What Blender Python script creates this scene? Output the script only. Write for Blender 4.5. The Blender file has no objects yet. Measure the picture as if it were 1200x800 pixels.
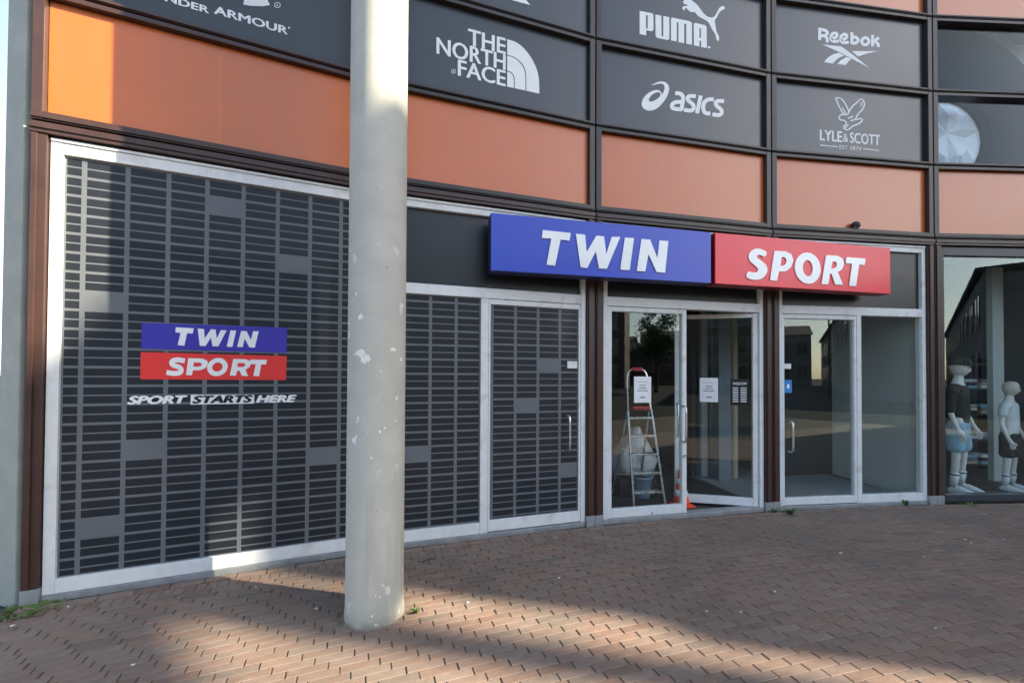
import bpy, bmesh, math, random
from math import sin, cos, pi, radians, sqrt, atan2
from mathutils import Vector, Matrix
random.seed(7)
D = bpy.data; SC = bpy.context.scene; COL = SC.collection
# ------------------------------------------------------------------ camera
FPX, CY, PITCH, ROLL, CAMH = 485.8, 432.8, radians(0.79), radians(0.28), 1.6     # in 1200x800 pixels
cam = D.objects.new('camera', D.cameras.new('camera')); COL.objects.link(cam)
cam.data.sensor_width = 36; cam.data.lens = 36*FPX/1200; cam.data.shift_y = (CY-400)/1200
cam.data.clip_start = 0.05; cam.data.clip_end = 1500
cam.matrix_world = Matrix.Translation((0, 0, CAMH)) @ Matrix.Rotation(pi/2+PITCH, 4, 'X') @ Matrix.Rotation(ROLL, 4, 'Z')
SC.camera = cam
# ------------------------------------------------------------------ sky, sun, exposure
SUN_AZ, SUN_EL = radians(12.0), radians(30.0)        # azimuth: from +X towards -Y
sdir = Vector((cos(SUN_EL)*cos(SUN_AZ), -cos(SUN_EL)*sin(SUN_AZ), sin(SUN_EL)))
W_ = D.worlds.new('World'); SC.world = W_; W_.use_nodes = True
wn = W_.node_tree.nodes; wl = W_.node_tree.links
sky = wn.new('ShaderNodeTexSky'); sky.sky_type = 'NISHITA'; sky.sun_disc = False
sky.sun_elevation = SUN_EL; sky.sun_rotation = atan2(sdir.x, sdir.y)
sky.air_density = 1.0; sky.dust_density = 1.2; sky.ozone_density = 1.0
hs = wn.new('ShaderNodeHueSaturation'); hs.inputs['Saturation'].default_value = 0.8
wl.new(sky.outputs[0], hs.inputs['Color']); wl.new(hs.outputs[0], wn['Background'].inputs[0])
wn['Background'].inputs[1].default_value = 0.122
sl = D.lights.new('sun', 'SUN'); sl.energy = 5.0; sl.angle = radians(0.46); sl.color = (1.0, 0.86, 0.66)
sun = D.objects.new('sun', sl); COL.objects.link(sun); sun.rotation_euler = sdir.to_track_quat('Z', 'Y').to_euler(); sun.location = (20, -4, 30)
SC.view_settings.view_transform = 'Standard'; SC.view_settings.look = 'None'
SC.view_settings.exposure = 1.85; SC.view_settings.gamma = 1.0
# ------------------------------------------------------------------ pixel -> ray -> plane
def ray(x, y):
    u, v = x-600, -(y-CY)
    c, s = cos(ROLL), sin(ROLL); u, v = c*u-s*v, s*u+c*v
    c, s = cos(PITCH), sin(PITCH)
    return Vector((u, FPX*c-v*s, FPX*s+v*c))
class Frame:
    """vertical plane: P origin, t along, n towards the street"""
    def __init__(f, P, t):
        f.P = Vector((P[0], P[1], 0)); f.t = Vector((t[0], t[1], 0)).normalized(); f.n = Vector((f.t.y, -f.t.x, 0))
        f.M = Matrix(((f.t.x, 0, f.n.x, f.P.x), (f.t.y, 0, f.n.y, f.P.y), (0, 1, 0, 0), (0, 0, 0, 1)))
    def pt(f, s, h, d=0.0): return f.P + f.t*s + f.n*d + Vector((0, 0, h))
    def hit(f, x, y, d=0.0):
        r = ray(x, y); k = f.n.dot(f.P+f.n*d)/f.n.dot(r)
        X = r*k; return (X-f.P).dot(f.t), CAMH+X.z
XC, YC, RR, A0, DA = 7.52, -19.69, 25.06, radians(115.75), radians(-5.19)
def corner(i): a = A0+i*DA; return Vector((XC+RR*cos(a), YC+RR*sin(a), 0))
BW = 2.2687
BAY = {i: Frame(corner(i), corner(i+1)-corner(i)) for i in range(-1, 16)}
def gnd(x, y, z=0.0):
    r = ray(x, y); k = (z-CAMH)/r.z; return Vector((r.x*k, r.y*k, z))
# ------------------------------------------------------------------ materials
def mat(name, col, rough=0.5, var=0.12, scale=6.0, bump=0.0, bscale=60.0, metal=0.0, coat=0.0, coat_rough=0.05, spec=0.5, stretch=None, extra=None, emis=0.0, coat_ior=1.5):
    m = D.materials.new(name); m.use_nodes = True; nt = m.node_tree; N = nt.nodes; L = nt.links
    b = N['Principled BSDF']; b.inputs['Metallic'].default_value = metal
    b.inputs['Coat Weight'].default_value = coat; b.inputs['Coat Roughness'].default_value = coat_rough; b.inputs['Specular IOR Level'].default_value = spec; b.inputs['Coat IOR'].default_value = coat_ior
    tc = N.new('ShaderNodeTexCoord'); src = tc.outputs['Object']
    if stretch:
        mp = N.new('ShaderNodeMapping'); mp.inputs['Scale'].default_value = stretch; L.new(src, mp.inputs[0]); src = mp.outputs[0]
    nz = N.new('ShaderNodeTexNoise'); nz.inputs['Scale'].default_value = scale; nz.inputs['Detail'].default_value = 8; nz.inputs['Roughness'].default_value = 0.65
    L.new(src, nz.inputs['Vector'])
    rp = N.new('ShaderNodeMapRange'); rp.inputs['From Min'].default_value = 0.3; rp.inputs['From Max'].default_value = 0.7
    rp.inputs['To Min'].default_value = 1-var; rp.inputs['To Max'].default_value = 1+var; L.new(nz.outputs[0], rp.inputs[0])
    mx = N.new('ShaderNodeMix'); mx.data_type = 'RGBA'; mx.blend_type = 'MULTIPLY'; mx.inputs['Factor'].default_value = 1
    mx.inputs['A'].default_value = (*col, 1); L.new(rp.outputs[0], mx.inputs['B'])
    out = mx.outputs['Result']
    if extra: out = extra(nt, tc, out)
    L.new(out, b.inputs['Base Color'])
    rr = N.new('ShaderNodeMapRange'); rr.inputs['To Min'].default_value = max(0.02, rough-0.12*rough/0.5); rr.inputs['To Max'].default_value = min(1, rough+0.12*rough/0.5)
    L.new(nz.outputs[0], rr.inputs[0]); L.new(rr.outputs[0], b.inputs['Roughness'])
    if bump:
        n2 = N.new('ShaderNodeTexNoise'); n2.inputs['Scale'].default_value = bscale; n2.inputs['Detail'].default_value = 4; L.new(src, n2.inputs['Vector'])
        bp = N.new('ShaderNodeBump'); bp.inputs['Strength'].default_value = bump; bp.inputs['Distance'].default_value = 0.01
        L.new(n2.outputs[0], bp.inputs['Height']); L.new(bp.outputs[0], b.inputs['Normal'])
    if emis:
        L.new(out, b.inputs['Emission Color']); b.inputs['Emission Strength'].default_value = emis
    return m
def noise_mask(nt, vec, scale, lo, hi, detail=6):
    N = nt.nodes; L = nt.links
    n = N.new('ShaderNodeTexNoise'); n.inputs['Scale'].default_value = scale; n.inputs['Detail'].default_value = detail; L.new(vec, n.inputs['Vector'])
    r = N.new('ShaderNodeMapRange'); r.inputs['From Min'].default_value = lo; r.inputs['From Max'].default_value = hi; L.new(n.outputs[0], r.inputs[0])
    return r.outputs[0]
def mixc(nt, fac, a, col, amount=1.0):
    N = nt.nodes; L = nt.links
    mx = N.new('ShaderNodeMix'); mx.data_type = 'RGBA'
    if amount != 1.0:
        mm = N.new('ShaderNodeMath'); mm.operation = 'MULTIPLY'; mm.inputs[1].default_value = amount; L.new(fac, mm.inputs[0]); fac = mm.outputs[0]
    L.new(fac, mx.inputs['Factor']); L.new(a, mx.inputs['A']); mx.inputs['B'].default_value = (*col, 1)
    return mx.outputs['Result']
def mul(nt, a, b):
    m = nt.nodes.new('ShaderNodeMath'); m.operation = 'MULTIPLY'; nt.links.new(a, m.inputs[0]); nt.links.new(b, m.inputs[1]); return m.outputs[0]
def mapped(nt, tc, sc):
    mp = nt.nodes.new('ShaderNodeMapping'); mp.inputs['Scale'].default_value = sc; nt.links.new(tc.outputs['Object'], mp.inputs[0]); return mp.outputs[0]
def zrange(nt, tc, a, b):
    sp = nt.nodes.new('ShaderNodeSeparateXYZ'); nt.links.new(tc.outputs['Object'], sp.inputs[0])
    r = nt.nodes.new('ShaderNodeMapRange'); r.inputs['From Min'].default_value = a; r.inputs['From Max'].default_value = b; nt.links.new(sp.outputs[2], r.inputs[0]); return r.outputs[0]
def pole_wear(nt, tc, c):
    streak = noise_mask(nt, mapped(nt, tc, (14, 14, 0.9)), 1.2, 0.5, 0.72)
    c = mixc(nt, mul(nt, streak, zrange(nt, tc, 1.3, 0.0)), c, (0.27, 0.26, 0.21), 0.55)
    c = mixc(nt, mul(nt, noise_mask(nt, tc.outputs['Object'], 2.2, 0.47, 0.62), zrange(nt, tc, 1.0, -0.1)), c, (0.30, 0.32, 0.27), 0.6)
    flake = mul(nt, noise_mask(nt, mapped(nt, tc, (9, 9, 6)), 1.5, 0.65, 0.665, 3), noise_mask(nt, tc.outputs['Object'], 1.9, 0.46, 0.54, 2))
    flake = mul(nt, flake, zrange(nt, tc, 2.5, 2.2))
    c = mixc(nt, flake, c, (0.78, 0.77, 0.72))
    c = mixc(nt, mul(nt, zrange(nt, tc, 0.07, 0.0), noise_mask(nt, tc.outputs['Object'], 12, 0.35, 0.6)), c, (0.16, 0.15, 0.10), 0.8)
    pit = noise_mask(nt, tc.outputs['Object'], 42, 0.735, 0.76, 2)
    return mixc(nt, pit, c, (0.12, 0.11, 0.09), 0.7)
def wall_wear(nt, tc, c):
    c = mixc(nt, noise_mask(nt, mapped(nt, tc, (3, 3, 0.5)), 2.0, 0.48, 0.7), c, (0.30, 0.33, 0.30), 0.5)
    return mixc(nt, noise_mask(nt, tc.outputs['Object'], 25, 0.68, 0.74), c, (0.20, 0.21, 0.19), 0.5)
def sill_dirt(nt, tc, c):
    return mixc(nt, noise_mask(nt, tc.outputs['Object'], 7, 0.56, 0.7), c, (0.42, 0.41, 0.37), 0.5)
M = {}
def panel_dirt(nt, tc, c):
    c = mixc(nt, noise_mask(nt, mapped(nt, tc, (7, 0.5, 1)), 1.6, 0.5, 0.75), c, (0.36, 0.13, 0.05), 0.22)
    return mixc(nt, noise_mask(nt, mapped(nt, tc, (2, 1.2, 1)), 1.0, 0.5, 0.8), c, (0.54, 0.16, 0.045), 0.2)
M['orange'] = mat('orange_enamel', (0.54, 0.122, 0.012), 0.4, 0.05, 2.5, coat=0.75, coat_rough=0.28, spec=0.45, coat_ior=1.5, extra=panel_dirt)
M['slate'] = mat('slate_film', (0.020, 0.027, 0.033), 0.4, 0.12, 2.0, coat=0.6, coat_rough=0.25, spec=0.35, coat_ior=1.5)
M['brown'] = mat('brown_lacquer', (0.050, 0.026, 0.020), 0.4, 0.2, 5, spec=0.5)
M['frame_dark'] = mat('dark_frame_lacquer', (0.030, 0.024, 0.022), 0.4, 0.2, 6)
M['gap'] = mat('black_gasket', (0.006, 0.006, 0.006), 0.8, 0.1)
M['silver'] = mat('pale_aluminium', (0.66, 0.69, 0.69), 0.38, 0.07, 9, spec=0.5, extra=sill_dirt)
M['zinc'] = mat('zinc_plinth', (0.32, 0.34, 0.35), 0.45, 0.2, 12, metal=0.4)
M['black_panel'] = mat('black_fascia', (0.010, 0.012, 0.014), 0.35, 0.15, 4)
M['film_grey'] = mat('film_grey', (0.122, 0.136, 0.150), 0.55, 0.07, 3, coat=0.1, coat_rough=0.03, spec=0.3)
M['film_dark'] = mat('film_dark', (0.013, 0.017, 0.023), 0.55, 0.1, 3, coat=0.1, coat_rough=0.03, spec=0.3)
M['film_blue'] = mat('film_blue', (0.034, 0.028, 0.36), 0.45, 0.04, 3, coat=0.3)
M['film_red'] = mat('film_red', (0.72, 0.035, 0.03), 0.45, 0.04, 3, coat=0.3)
M['white'] = mat('white_vinyl', (0.76, 0.79, 0.80), 0.45, 0.04, 8)
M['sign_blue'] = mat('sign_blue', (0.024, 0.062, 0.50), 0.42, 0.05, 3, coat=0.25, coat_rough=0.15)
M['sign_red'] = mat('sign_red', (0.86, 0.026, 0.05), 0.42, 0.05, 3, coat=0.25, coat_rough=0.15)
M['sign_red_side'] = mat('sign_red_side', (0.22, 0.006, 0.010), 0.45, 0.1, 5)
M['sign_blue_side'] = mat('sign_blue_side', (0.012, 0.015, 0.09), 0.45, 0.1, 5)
M['letter'] = mat('white_acrylic', (0.84, 0.88, 0.88), 0.25, 0.03, 5, coat=0.3)
M['concrete'] = mat('painted_concrete', (0.46, 0.468, 0.418), 0.75, 0.09, 5, bump=0.12, bscale=90, spec=0.3, extra=pole_wear)
M['pier'] = mat('pier_concrete', (0.36, 0.38, 0.34), 0.8, 0.12, 4, bump=0.15, bscale=70, spec=0.3, extra=wall_wear)
M['steel'] = mat('brushed_steel', (0.62, 0.63, 0.63), 0.28, 0.06, 20, metal=0.9)
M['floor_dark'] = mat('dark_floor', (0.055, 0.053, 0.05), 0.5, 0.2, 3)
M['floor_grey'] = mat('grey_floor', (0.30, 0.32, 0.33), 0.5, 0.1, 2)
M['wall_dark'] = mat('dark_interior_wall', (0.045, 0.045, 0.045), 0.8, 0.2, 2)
M['wall_pale'] = mat('pale_interior_wall', (0.52, 0.56, 0.54), 0.7, 0.06, 2)
M['wall_beige'] = mat('beige_interior_paint', (0.48, 0.42, 0.30), 0.6, 0.1, 3)
M['wall_blue'] = mat('grey_blue_paint', (0.22, 0.26, 0.31), 0.6, 0.1, 3)
M['paper'] = mat('paper', (0.72, 0.75, 0.77), 0.8, 0.03, 10)
M['ink'] = mat('ink', (0.10, 0.11, 0.13), 0.8, 0.1)
M['blue_sticker'] = mat('blue_sticker', (0.02, 0.20, 0.55), 0.4, 0.05)
M['cone'] = mat('cone_orange', (0.80, 0.085, 0.02), 0.5, 0.1, 6)
M['red_plastic'] = mat('red_plastic', (0.5, 0.02, 0.03), 0.4, 0.1)
M['black_plastic'] = mat('black_plastic', (0.012, 0.012, 0.013), 0.5, 0.2)
M['bag'] = mat('thin_white_plastic', (0.80, 0.82, 0.82), 0.35, 0.1, 5, bump=0.6, bscale=18)
M['bucket'] = mat('pale_blue_plastic', (0.33, 0.47, 0.60), 0.45, 0.08, 5)
M['mannequin'] = mat('mannequin_white', (0.68, 0.67, 0.63), 0.4, 0.04, 4)
M['mannequin_tan'] = mat('mannequin_tan', (0.62, 0.57, 0.48), 0.45, 0.05, 4)
M['cloth_black'] = mat('black_cloth', (0.012, 0.012, 0.013), 0.9, 0.2, 20, bump=0.4, bscale=40)
M['cloth_olive'] = mat('dark_olive_cloth', (0.030, 0.027, 0.022), 0.9, 0.2, 20, bump=0.4, bscale=40)
M['cloth_blue'] = mat('light_blue_cloth', (0.26, 0.45, 0.58), 0.9, 0.12, 12, bump=0.5, bscale=30)
M['cloth_white'] = mat('white_cloth', (0.68, 0.72, 0.73), 0.9, 0.06, 12, bump=0.4, bscale=30)
M['navy'] = mat('navy_stripe_and_reflection', (0.008, 0.013, 0.032), 0.7, 0.2, 3, spec=0.02)  # sock stripes, and the dark part of the painted window reflection
M['sky_reflection'] = mat('painted_sky_reflection', (0.66, 0.82, 0.88), 0.5, 0.06, 2)  # reflected sky painted as a pale sheet behind the upper panes
M['facet'] = mat('white_reflection_facets', (0.78, 0.84, 0.86), 0.5, 0.06, 3)  # bright centre of the painted window reflection
M['olive_print'] = mat('olive_print', (0.07, 0.075, 0.05), 0.6, 0.1)
M['leaf'] = mat('weed_leaf', (0.060, 0.125, 0.022), 0.55, 0.35, 30)
M['grass'] = mat('grass_blade', (0.095, 0.165, 0.030), 0.55, 0.35, 30)
M['dead'] = mat('dead_stem', (0.06, 0.045, 0.03), 0.8, 0.3, 30)
M['scrap'] = mat('pale_scrap', (0.62, 0.60, 0.54), 0.7, 0.15, 30)
M['tree_leaf'] = mat('tree_leaf', (0.045, 0.085, 0.022), 0.6, 0.4, 1.5)
M['bark'] = mat('bark', (0.06, 0.045, 0.03), 0.9, 0.3, 6)
M['brick_far'] = mat('dark_brick_facade', (0.13, 0.10, 0.085), 0.85, 0.25, 1.5)
M['pale_render'] = mat('pale_render', (0.52, 0.54, 0.54), 0.8, 0.08, 0.8)
M['grey_render'] = mat('grey_render', (0.22, 0.22, 0.22), 0.8, 0.15, 0.8)
M['far_glass'] = mat('far_window_glass', (0.02, 0.025, 0.03), 0.12, 0.2, 0.5, spec=0.8)
M['ground'] = mat('street_ground', (0.050, 0.048, 0.047), 1.0, 0.25, 0.6, spec=0.03)
M['bed'] = mat('joint_sand', (0.075, 0.057, 0.044), 0.95, 0.3, 14, bump=0.3, bscale=160)
M['roof'] = mat('roof_felt', (0.05, 0.05, 0.05), 0.9, 0.2, 1)
def glass(name, tint, f0):
    m = D.materials.new(name); m.use_nodes = True; nt = m.node_tree; N = nt.nodes; L = nt.links; N.clear()
    o = N.new('ShaderNodeOutputMaterial'); mx = N.new('ShaderNodeMixShader'); tr = N.new('ShaderNodeBsdfTransparent'); gl = N.new('ShaderNodeBsdfGlossy')
    lw = N.new('ShaderNodeLayerWeight'); lw.inputs['Blend'].default_value = 0.5
    pw = N.new('ShaderNodeMath'); pw.operation = 'POWER'; pw.inputs[1].default_value = 5; L.new(lw.outputs['Facing'], pw.inputs[0])
    fr = N.new('ShaderNodeMapRange'); fr.inputs['To Min'].default_value = f0; fr.inputs['To Max'].default_value = 1.0; L.new(pw.outputs[0], fr.inputs[0])
    tr.inputs[0].default_value = (*tint, 1); gl.inputs['Roughness'].default_value = 0.0; gl.inputs[0].default_value = (0.90, 1.0, 0.985, 1)
    tc = N.new('ShaderNodeTexCoord'); nz = N.new('ShaderNodeTexNoise'); nz.inputs['Scale'].default_value = 0.7; nz.inputs['Detail'].default_value = 0
    bp = N.new('ShaderNodeBump'); bp.inputs['Strength'].default_value = 0.04; bp.inputs['Distance'].default_value = 0.01
    L.new(tc.outputs['Object'], nz.inputs['Vector']); L.new(nz.outputs[0], bp.inputs['Height']); L.new(bp.outputs[0], gl.inputs['Normal'])
    L.new(fr.outputs[0], mx.inputs[0]); L.new(tr.outputs[0], mx.inputs[1]); L.new(gl.outputs[0], mx.inputs[2]); L.new(mx.outputs[0], o.inputs[0])
    return m
M['glass_low_reflect'] = glass('low_reflect_glass', (0.93, 0.95, 0.97), 0.003)  # barely mirrors, so the reflection painted behind the upper panes shows
M['glass'] = glass('window_glass', (0.93, 0.96, 0.955), 0.047)
def brick_mat(name, kind):
    def ex(nt, tc, c):
        N = nt.nodes; L = nt.links
        if kind == 'OBJ':
            a = N.new('ShaderNodeObjectInfo').outputs['Random']
        else:
            at = N.new('ShaderNodeAttribute'); at.attribute_name = 'rnd'; a = at.outputs['Fac']
        cr = N.new('ShaderNodeValToRGB'); e = cr.color_ramp.elements
        e[0].position = 0; e[0].color = (0.176, 0.118, 0.090, 1); e[1].position = 1; e[1].color = (0.238, 0.182, 0.144, 1)
        for p, cc in ((0.2, (0.226, 0.156, 0.118, 1)), (0.45, (0.204, 0.146, 0.115, 1)), (0.7, (0.216, 0.164, 0.132, 1)), (0.88, (0.162, 0.130, 0.104, 1))):
            k = e.new(p); k.color = cc
        L.new(a, cr.inputs[0])
        mx = N.new('ShaderNodeMix'); mx.data_type = 'RGBA'; mx.blend_type = 'MULTIPLY'; mx.inputs['Factor'].default_value = 1
        L.new(cr.outputs[0], mx.inputs['A']); L.new(c, mx.inputs['B'])
        g = N.new('ShaderNodeNewGeometry')
        c2 = mixc(nt, noise_mask(nt, g.outputs['Position'], 1.1, 0.46, 0.68), mx.outputs['Result'], (0.125, 0.108, 0.090), 0.5)
        c2 = mixc(nt, noise_mask(nt, g.outputs['Position'], 9, 0.60, 0.75), c2, (0.25, 0.20, 0.16), 0.35)
        return mixc(nt, noise_mask(nt, g.outputs['Position'], 38, 0.70, 0.74, 2), c2, (0.07, 0.06, 0.05), 0.55)
    return mat(name, (1, 1, 1), 0.72, 0.14, 22, bump=0.35, bscale=140, spec=0.35, extra=ex)
M['brick_obj'] = brick_mat('paving_clay_single', 'OBJ'); M['brick_geo'] = brick_mat('paving_clay', 'GEO')
# ------------------------------------------------------------------ mesh helpers
def link(name, me, m, parent=None, world=None):
    o = D.objects.new(name, me); COL.objects.link(o)
    if m is not None and not me.materials: me.materials.append(m)
    if world is not None: o.matrix_world = world
    if parent is not None:
        o.parent = parent; o.matrix_parent_inverse = parent.matrix_world.inverted()
    return o
def tag(o, label=None, cat=None, group=None, kind=None):
    if label: o['label'] = label
    if cat: o['category'] = cat
    if group: o['group'] = group
    if kind: o['kind'] = kind
    return o
def empty(name, loc, label=None, cat=None, group=None, rz=0):
    o = D.objects.new(name, None); COL.objects.link(o); o.empty_display_size = 0.2
    o.matrix_world = Matrix.Translation(loc) @ Matrix.Rotation(rz, 4, 'Z')
    return tag(o, label, cat, group)
def bm_box(bm, a, b, bev=0.0):
    """box between corners a and b"""
    vs = [bm.verts.new((x, y, z)) for x in (a[0], b[0]) for y in (a[1], b[1]) for z in (a[2], b[2])]
    f = [(0, 1, 3, 2), (4, 6, 7, 5), (0, 4, 5, 1), (2, 3, 7, 6), (0, 2, 6, 4), (1, 5, 7, 3)]
    fs = [bm.faces.new([vs[i] for i in q]) for q in f]
    if bev:
        es = list({e for q in fs for e in q.edges})
        bmesh.ops.bevel(bm, geom=es, offset=bev, segments=2, profile=0.6, affect='EDGES')
    return vs
def bm_tube(bm, pts, r, seg=8, cap=True):
    """round bar through points; r a number or a list"""
    pts = [Vector(p) for p in pts]; n = len(pts); rs = r if isinstance(r, (list, tuple)) else [r]*n
    rings = []; up = None
    for i, p in enumerate(pts):
        d = (pts[min(i+1, n-1)]-pts[max(i-1, 0)]).normalized()
        if up is None: up = d.orthogonal().normalized()
        up = (up-d*up.dot(d)).normalized(); sd = d.cross(up)
        rings.append([bm.verts.new(p+(up*cos(2*pi*k/seg)+sd*sin(2*pi*k/seg))*rs[i]) for k in range(seg)])
    for a, b in zip(rings, rings[1:]):
        for k in range(seg): bm.faces.new((a[k], a[(k+1) % seg], b[(k+1) % seg], b[k]))
    if cap: bm.faces.new(rings[0][::-1]); bm.faces.new(rings[-1])
def bm_lathe(bm, prof, seg=24, c=(0, 0)):
    rings = [[bm.verts.new((c[0]+r*cos(2*pi*k/seg), c[1]+r*sin(2*pi*k/seg), z)) for k in range(seg)] for r, z in prof]
    for a, b in zip(rings, rings[1:]):
        for k in range(seg): bm.faces.new((a[k], a[(k+1) % seg], b[(k+1) % seg], b[k]))
    bm.faces.new(rings[0][::-1]); bm.faces.new(rings[-1])
def done(bm, name='mesh', smooth=False):
    bmesh.ops.recalc_face_normals(bm, faces=bm.faces[:])
    me = D.meshes.new(name); bm.to_mesh(me); bm.free()
    if smooth:
        for p in me.polygons: p.use_smooth = True
    return me
# boxes and rings in a plane frame: local x = along, y = height, z = towards the street
def fbox(name, fr, s0, s1, h0, h1, d0, d1, m, parent, bev=0.004):
    bm = bmesh.new(); bm_box(bm, (s0, h0, d0), (s1, h1, d1), bev); return link(name, done(bm), m, parent, fr.M)
def fring(name, fr, s0, s1, h0, h1, wl_, wr, wb, wt, d0, d1, m, parent, bev=0.004):
    bm = bmesh.new()
    bm_box(bm, (s0, h0, d0), (s0+wl_, h1, d1), bev); bm_box(bm, (s1-wr, h0, d0), (s1, h1, d1), bev)
    e = 0.0006
    if wb: bm_box(bm, (s0+wl_+e, h0, d0), (s1-wr-e, h0+wb, d1-0.0015), bev)
    if wt: bm_box(bm, (s0+wl_+e, h1-wt, d0), (s1-wr-e, h1, d1-0.0015), bev)
    return link(name, done(bm), m, parent, fr.M)
# flat shapes (lettering, emblems): outlines in photo pixels are projected on the real plane they are printed on
def poly_mesh(outlines, depth=0.0):
    cu = D.curves.new('outline', 'CURVE'); cu.dimensions = '2D'; cu.fill_mode = 'BOTH' if depth else 'FRONT'
    cu.extrude = depth/2
    for o in outlines:
        sp = cu.splines.new('POLY'); sp.points.add(len(o)-1)
        for p, q in zip(sp.points, o): p.co = (q[0], q[1], 0, 1)
        sp.use_cyclic_u = True
    ob = D.objects.new('tmp', cu); COL.objects.link(ob)
    me = D.meshes.new_from_object(ob.evaluated_get(bpy.context.evaluated_depsgraph_get()))
    D.objects.remove(ob); D.curves.remove(cu); return me
def smooth_closed(pts, it=1):
    for _ in range(it):
        q = []
        for i in range(len(pts)):
            a, b = pts[i], pts[(i+1) % len(pts)]
            q += [(a[0]*.75+b[0]*.25, a[1]*.75+b[1]*.25), (a[0]*.25+b[0]*.75, a[1]*.25+b[1]*.75)]
        pts = q
    return pts
def smooth_open(pts, it=2):
    for _ in range(it):
        q = [pts[0]]
        for a, b in zip(pts, pts[1:]):
            q += [(a[0]*.75+b[0]*.25, a[1]*.75+b[1]*.25), (a[0]*.25+b[0]*.75, a[1]*.25+b[1]*.75)]
        q.append(pts[-1]); pts = q
    return pts
def stroke(pts, w, sm=2):
    if sm and len(pts) > 2: pts = smooth_open(pts, sm)
    L_, R_ = [], []
    for i, p in enumerate(pts):
        a = pts[max(i-1, 0)]; b = pts[min(i+1, len(pts)-1)]
        dx, dy = b[0]-a[0], b[1]-a[1]; l = sqrt(dx*dx+dy*dy) or 1
        L_.append((p[0]-dy/l*w/2, p[1]+dx/l*w/2)); R_.append((p[0]+dy/l*w/2, p[1]-dx/l*w/2))
    return L_+R_[::-1]
def ell(cx, cy, rx, ry, slant=0.0, n=28):
    return [(cx+rx*cos(2*pi*k/n)-slant*ry*sin(2*pi*k/n), cy+ry*sin(2*pi*k/n)) for k in range(n)]
def crop(x0, y0, sc, fr, d):
    def f(p): return fr.hit(x0+p[0]/sc, y0+p[1]/sc, d)
    return f
def join_meshes(list_me, zs=0.0002):
    bm = bmesh.new()
    for k, me in enumerate(list_me):
        n0 = len(bm.verts); bm.from_mesh(me); bm.verts.ensure_lookup_table()
        for v in bm.verts[n0:]: v.co.z += k*zs
        D.meshes.remove(me)
    me = D.meshes.new('lettering'); bm.to_mesh(me); bm.free(); return me
def shapes(name, fr, d, conv, groups, m, parent, depth=0.0, split=None):
    """groups: outline lists (more than one outline = holes); split: how many consecutive groups make one piece"""
    split = split or [len(groups)]; k = 0; o = None
    for n in split:
        ms = [poly_mesh([[conv(p) for p in ol] for ol in g_], depth) for g_ in groups[k:k+n]]; k += n
        o = link(name, join_meshes(ms), m, parent, fr.M @ Matrix.Translation((0, 0, d+depth/2)))
    return o
def text_mesh(body, s0, s1, h0, h1, bold=0.02, shear=0.0, depth=0.0, space=1.0):
    cu = D.curves.new('t', 'FONT'); cu.body = body; cu.offset = 0.0; cu.shear = shear; cu.extrude = 0; cu.space_character = space; cu.resolution_u = 3
    ob = D.objects.new('tmp', cu); COL.objects.link(ob)
    me = D.meshes.new_from_object(ob.evaluated_get(bpy.context.evaluated_depsgraph_get()))
    D.objects.remove(ob); D.curves.remove(cu)
    xs = [v.co.x for v in me.vertices]; ys = [v.co.y for v in me.vertices]
    x0, x1, y0, y1 = min(xs), max(xs), min(ys), max(ys)
    for v in me.vertices: v.co = ((v.co.x-x0)/(x1-x0)*(s1-s0)+s0, (v.co.y-y0)/(y1-y0)*(h1-h0)+h0, 0)
    if bold > 0.01:      # heavier strokes: shifted copies
        k = (s1-s0)/(x1-x0)*bold*0.8; ms = [me]
        for dx, dy in ((-k, 0), (k, 0), (0, k*.5), (0, -k*.5)):
            c = me.copy()
            for v in c.vertices: v.co.x += dx; v.co.y += dy
            ms.append(c)
        return join_meshes(ms, 0.00012)
    return me
def text_px(body, conv, tl, bl, right, **k):
    """box from photo points: top-left, bottom-left, and a point on the right end"""
    a, b, c = conv(tl), conv(bl), conv(right)
    return text_mesh(body, min(a[0], b[0]), c[0], b[1], a[1], **k)

# ================================================================== GROUND AND PAVING
g = bmesh.new()
for q in [[(-300, -300), (300, -300), (300, 300), (-300, 300)]]: g.faces.new([g.verts.new((x, y, -0.085)) for x, y in q])
tag(link('ground', done(g), M['ground']), kind='structure')
# the bed of sand the paving lies in
bm = bmesh.new(); ANG0, ANG1, RIN, ROUT = radians(70), radians(131), 16.0, 25.02
nn = 90
for r0, r1 in ((RIN, ROUT),):
    va = [bm.verts.new((XC+r0*cos(ANG0+(ANG1-ANG0)*k/nn), YC+r0*sin(ANG0+(ANG1-ANG0)*k/nn), -0.0045)) for k in range(nn+1)]
    vb = [bm.verts.new((XC+r1*cos(ANG0+(ANG1-ANG0)*k/nn), YC+r1*sin(ANG0+(ANG1-ANG0)*k/nn), -0.0045)) for k in range(nn+1)]
    for k in range(nn): bm.faces.new((va[k], va[k+1], vb[k+1], vb[k]))
pav = tag(link('pavement', done(bm), M['bed']), kind='structure')
def brick_verts(lx, ly, top=0.0, ch=0.0025):
    a, b = lx/2, ly/2
    lo = [(-a, -b, -0.03), (a, -b, -0.03), (a, b, -0.03), (-a, b, -0.03)]
    mi = [(-a, -b, top-ch), (a, -b, top-ch), (a, b, top-ch), (-a, b, top-ch)]
    a -= ch; b -= ch
    return lo+mi+[(-a, -b, top), (a, -b, top), (a, b, top), (-a, b, top)]
BF = [(8, 9, 10, 11)]+[(k, (k+1) % 4, 4+(k+1) % 4, 4+k) for k in range(4)]+[(4+k, 4+(k+1) % 4, 8+(k+1) % 4, 8+k) for k in range(4)]
POLE = Vector((-0.912, 2.800, 0)); PR = 0.186
bricks = []   # x, y, angle, kind, wobble
LP, RP = 0.2085, 0.0625
r = 24.985; row = 0; drift = 0.0
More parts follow.
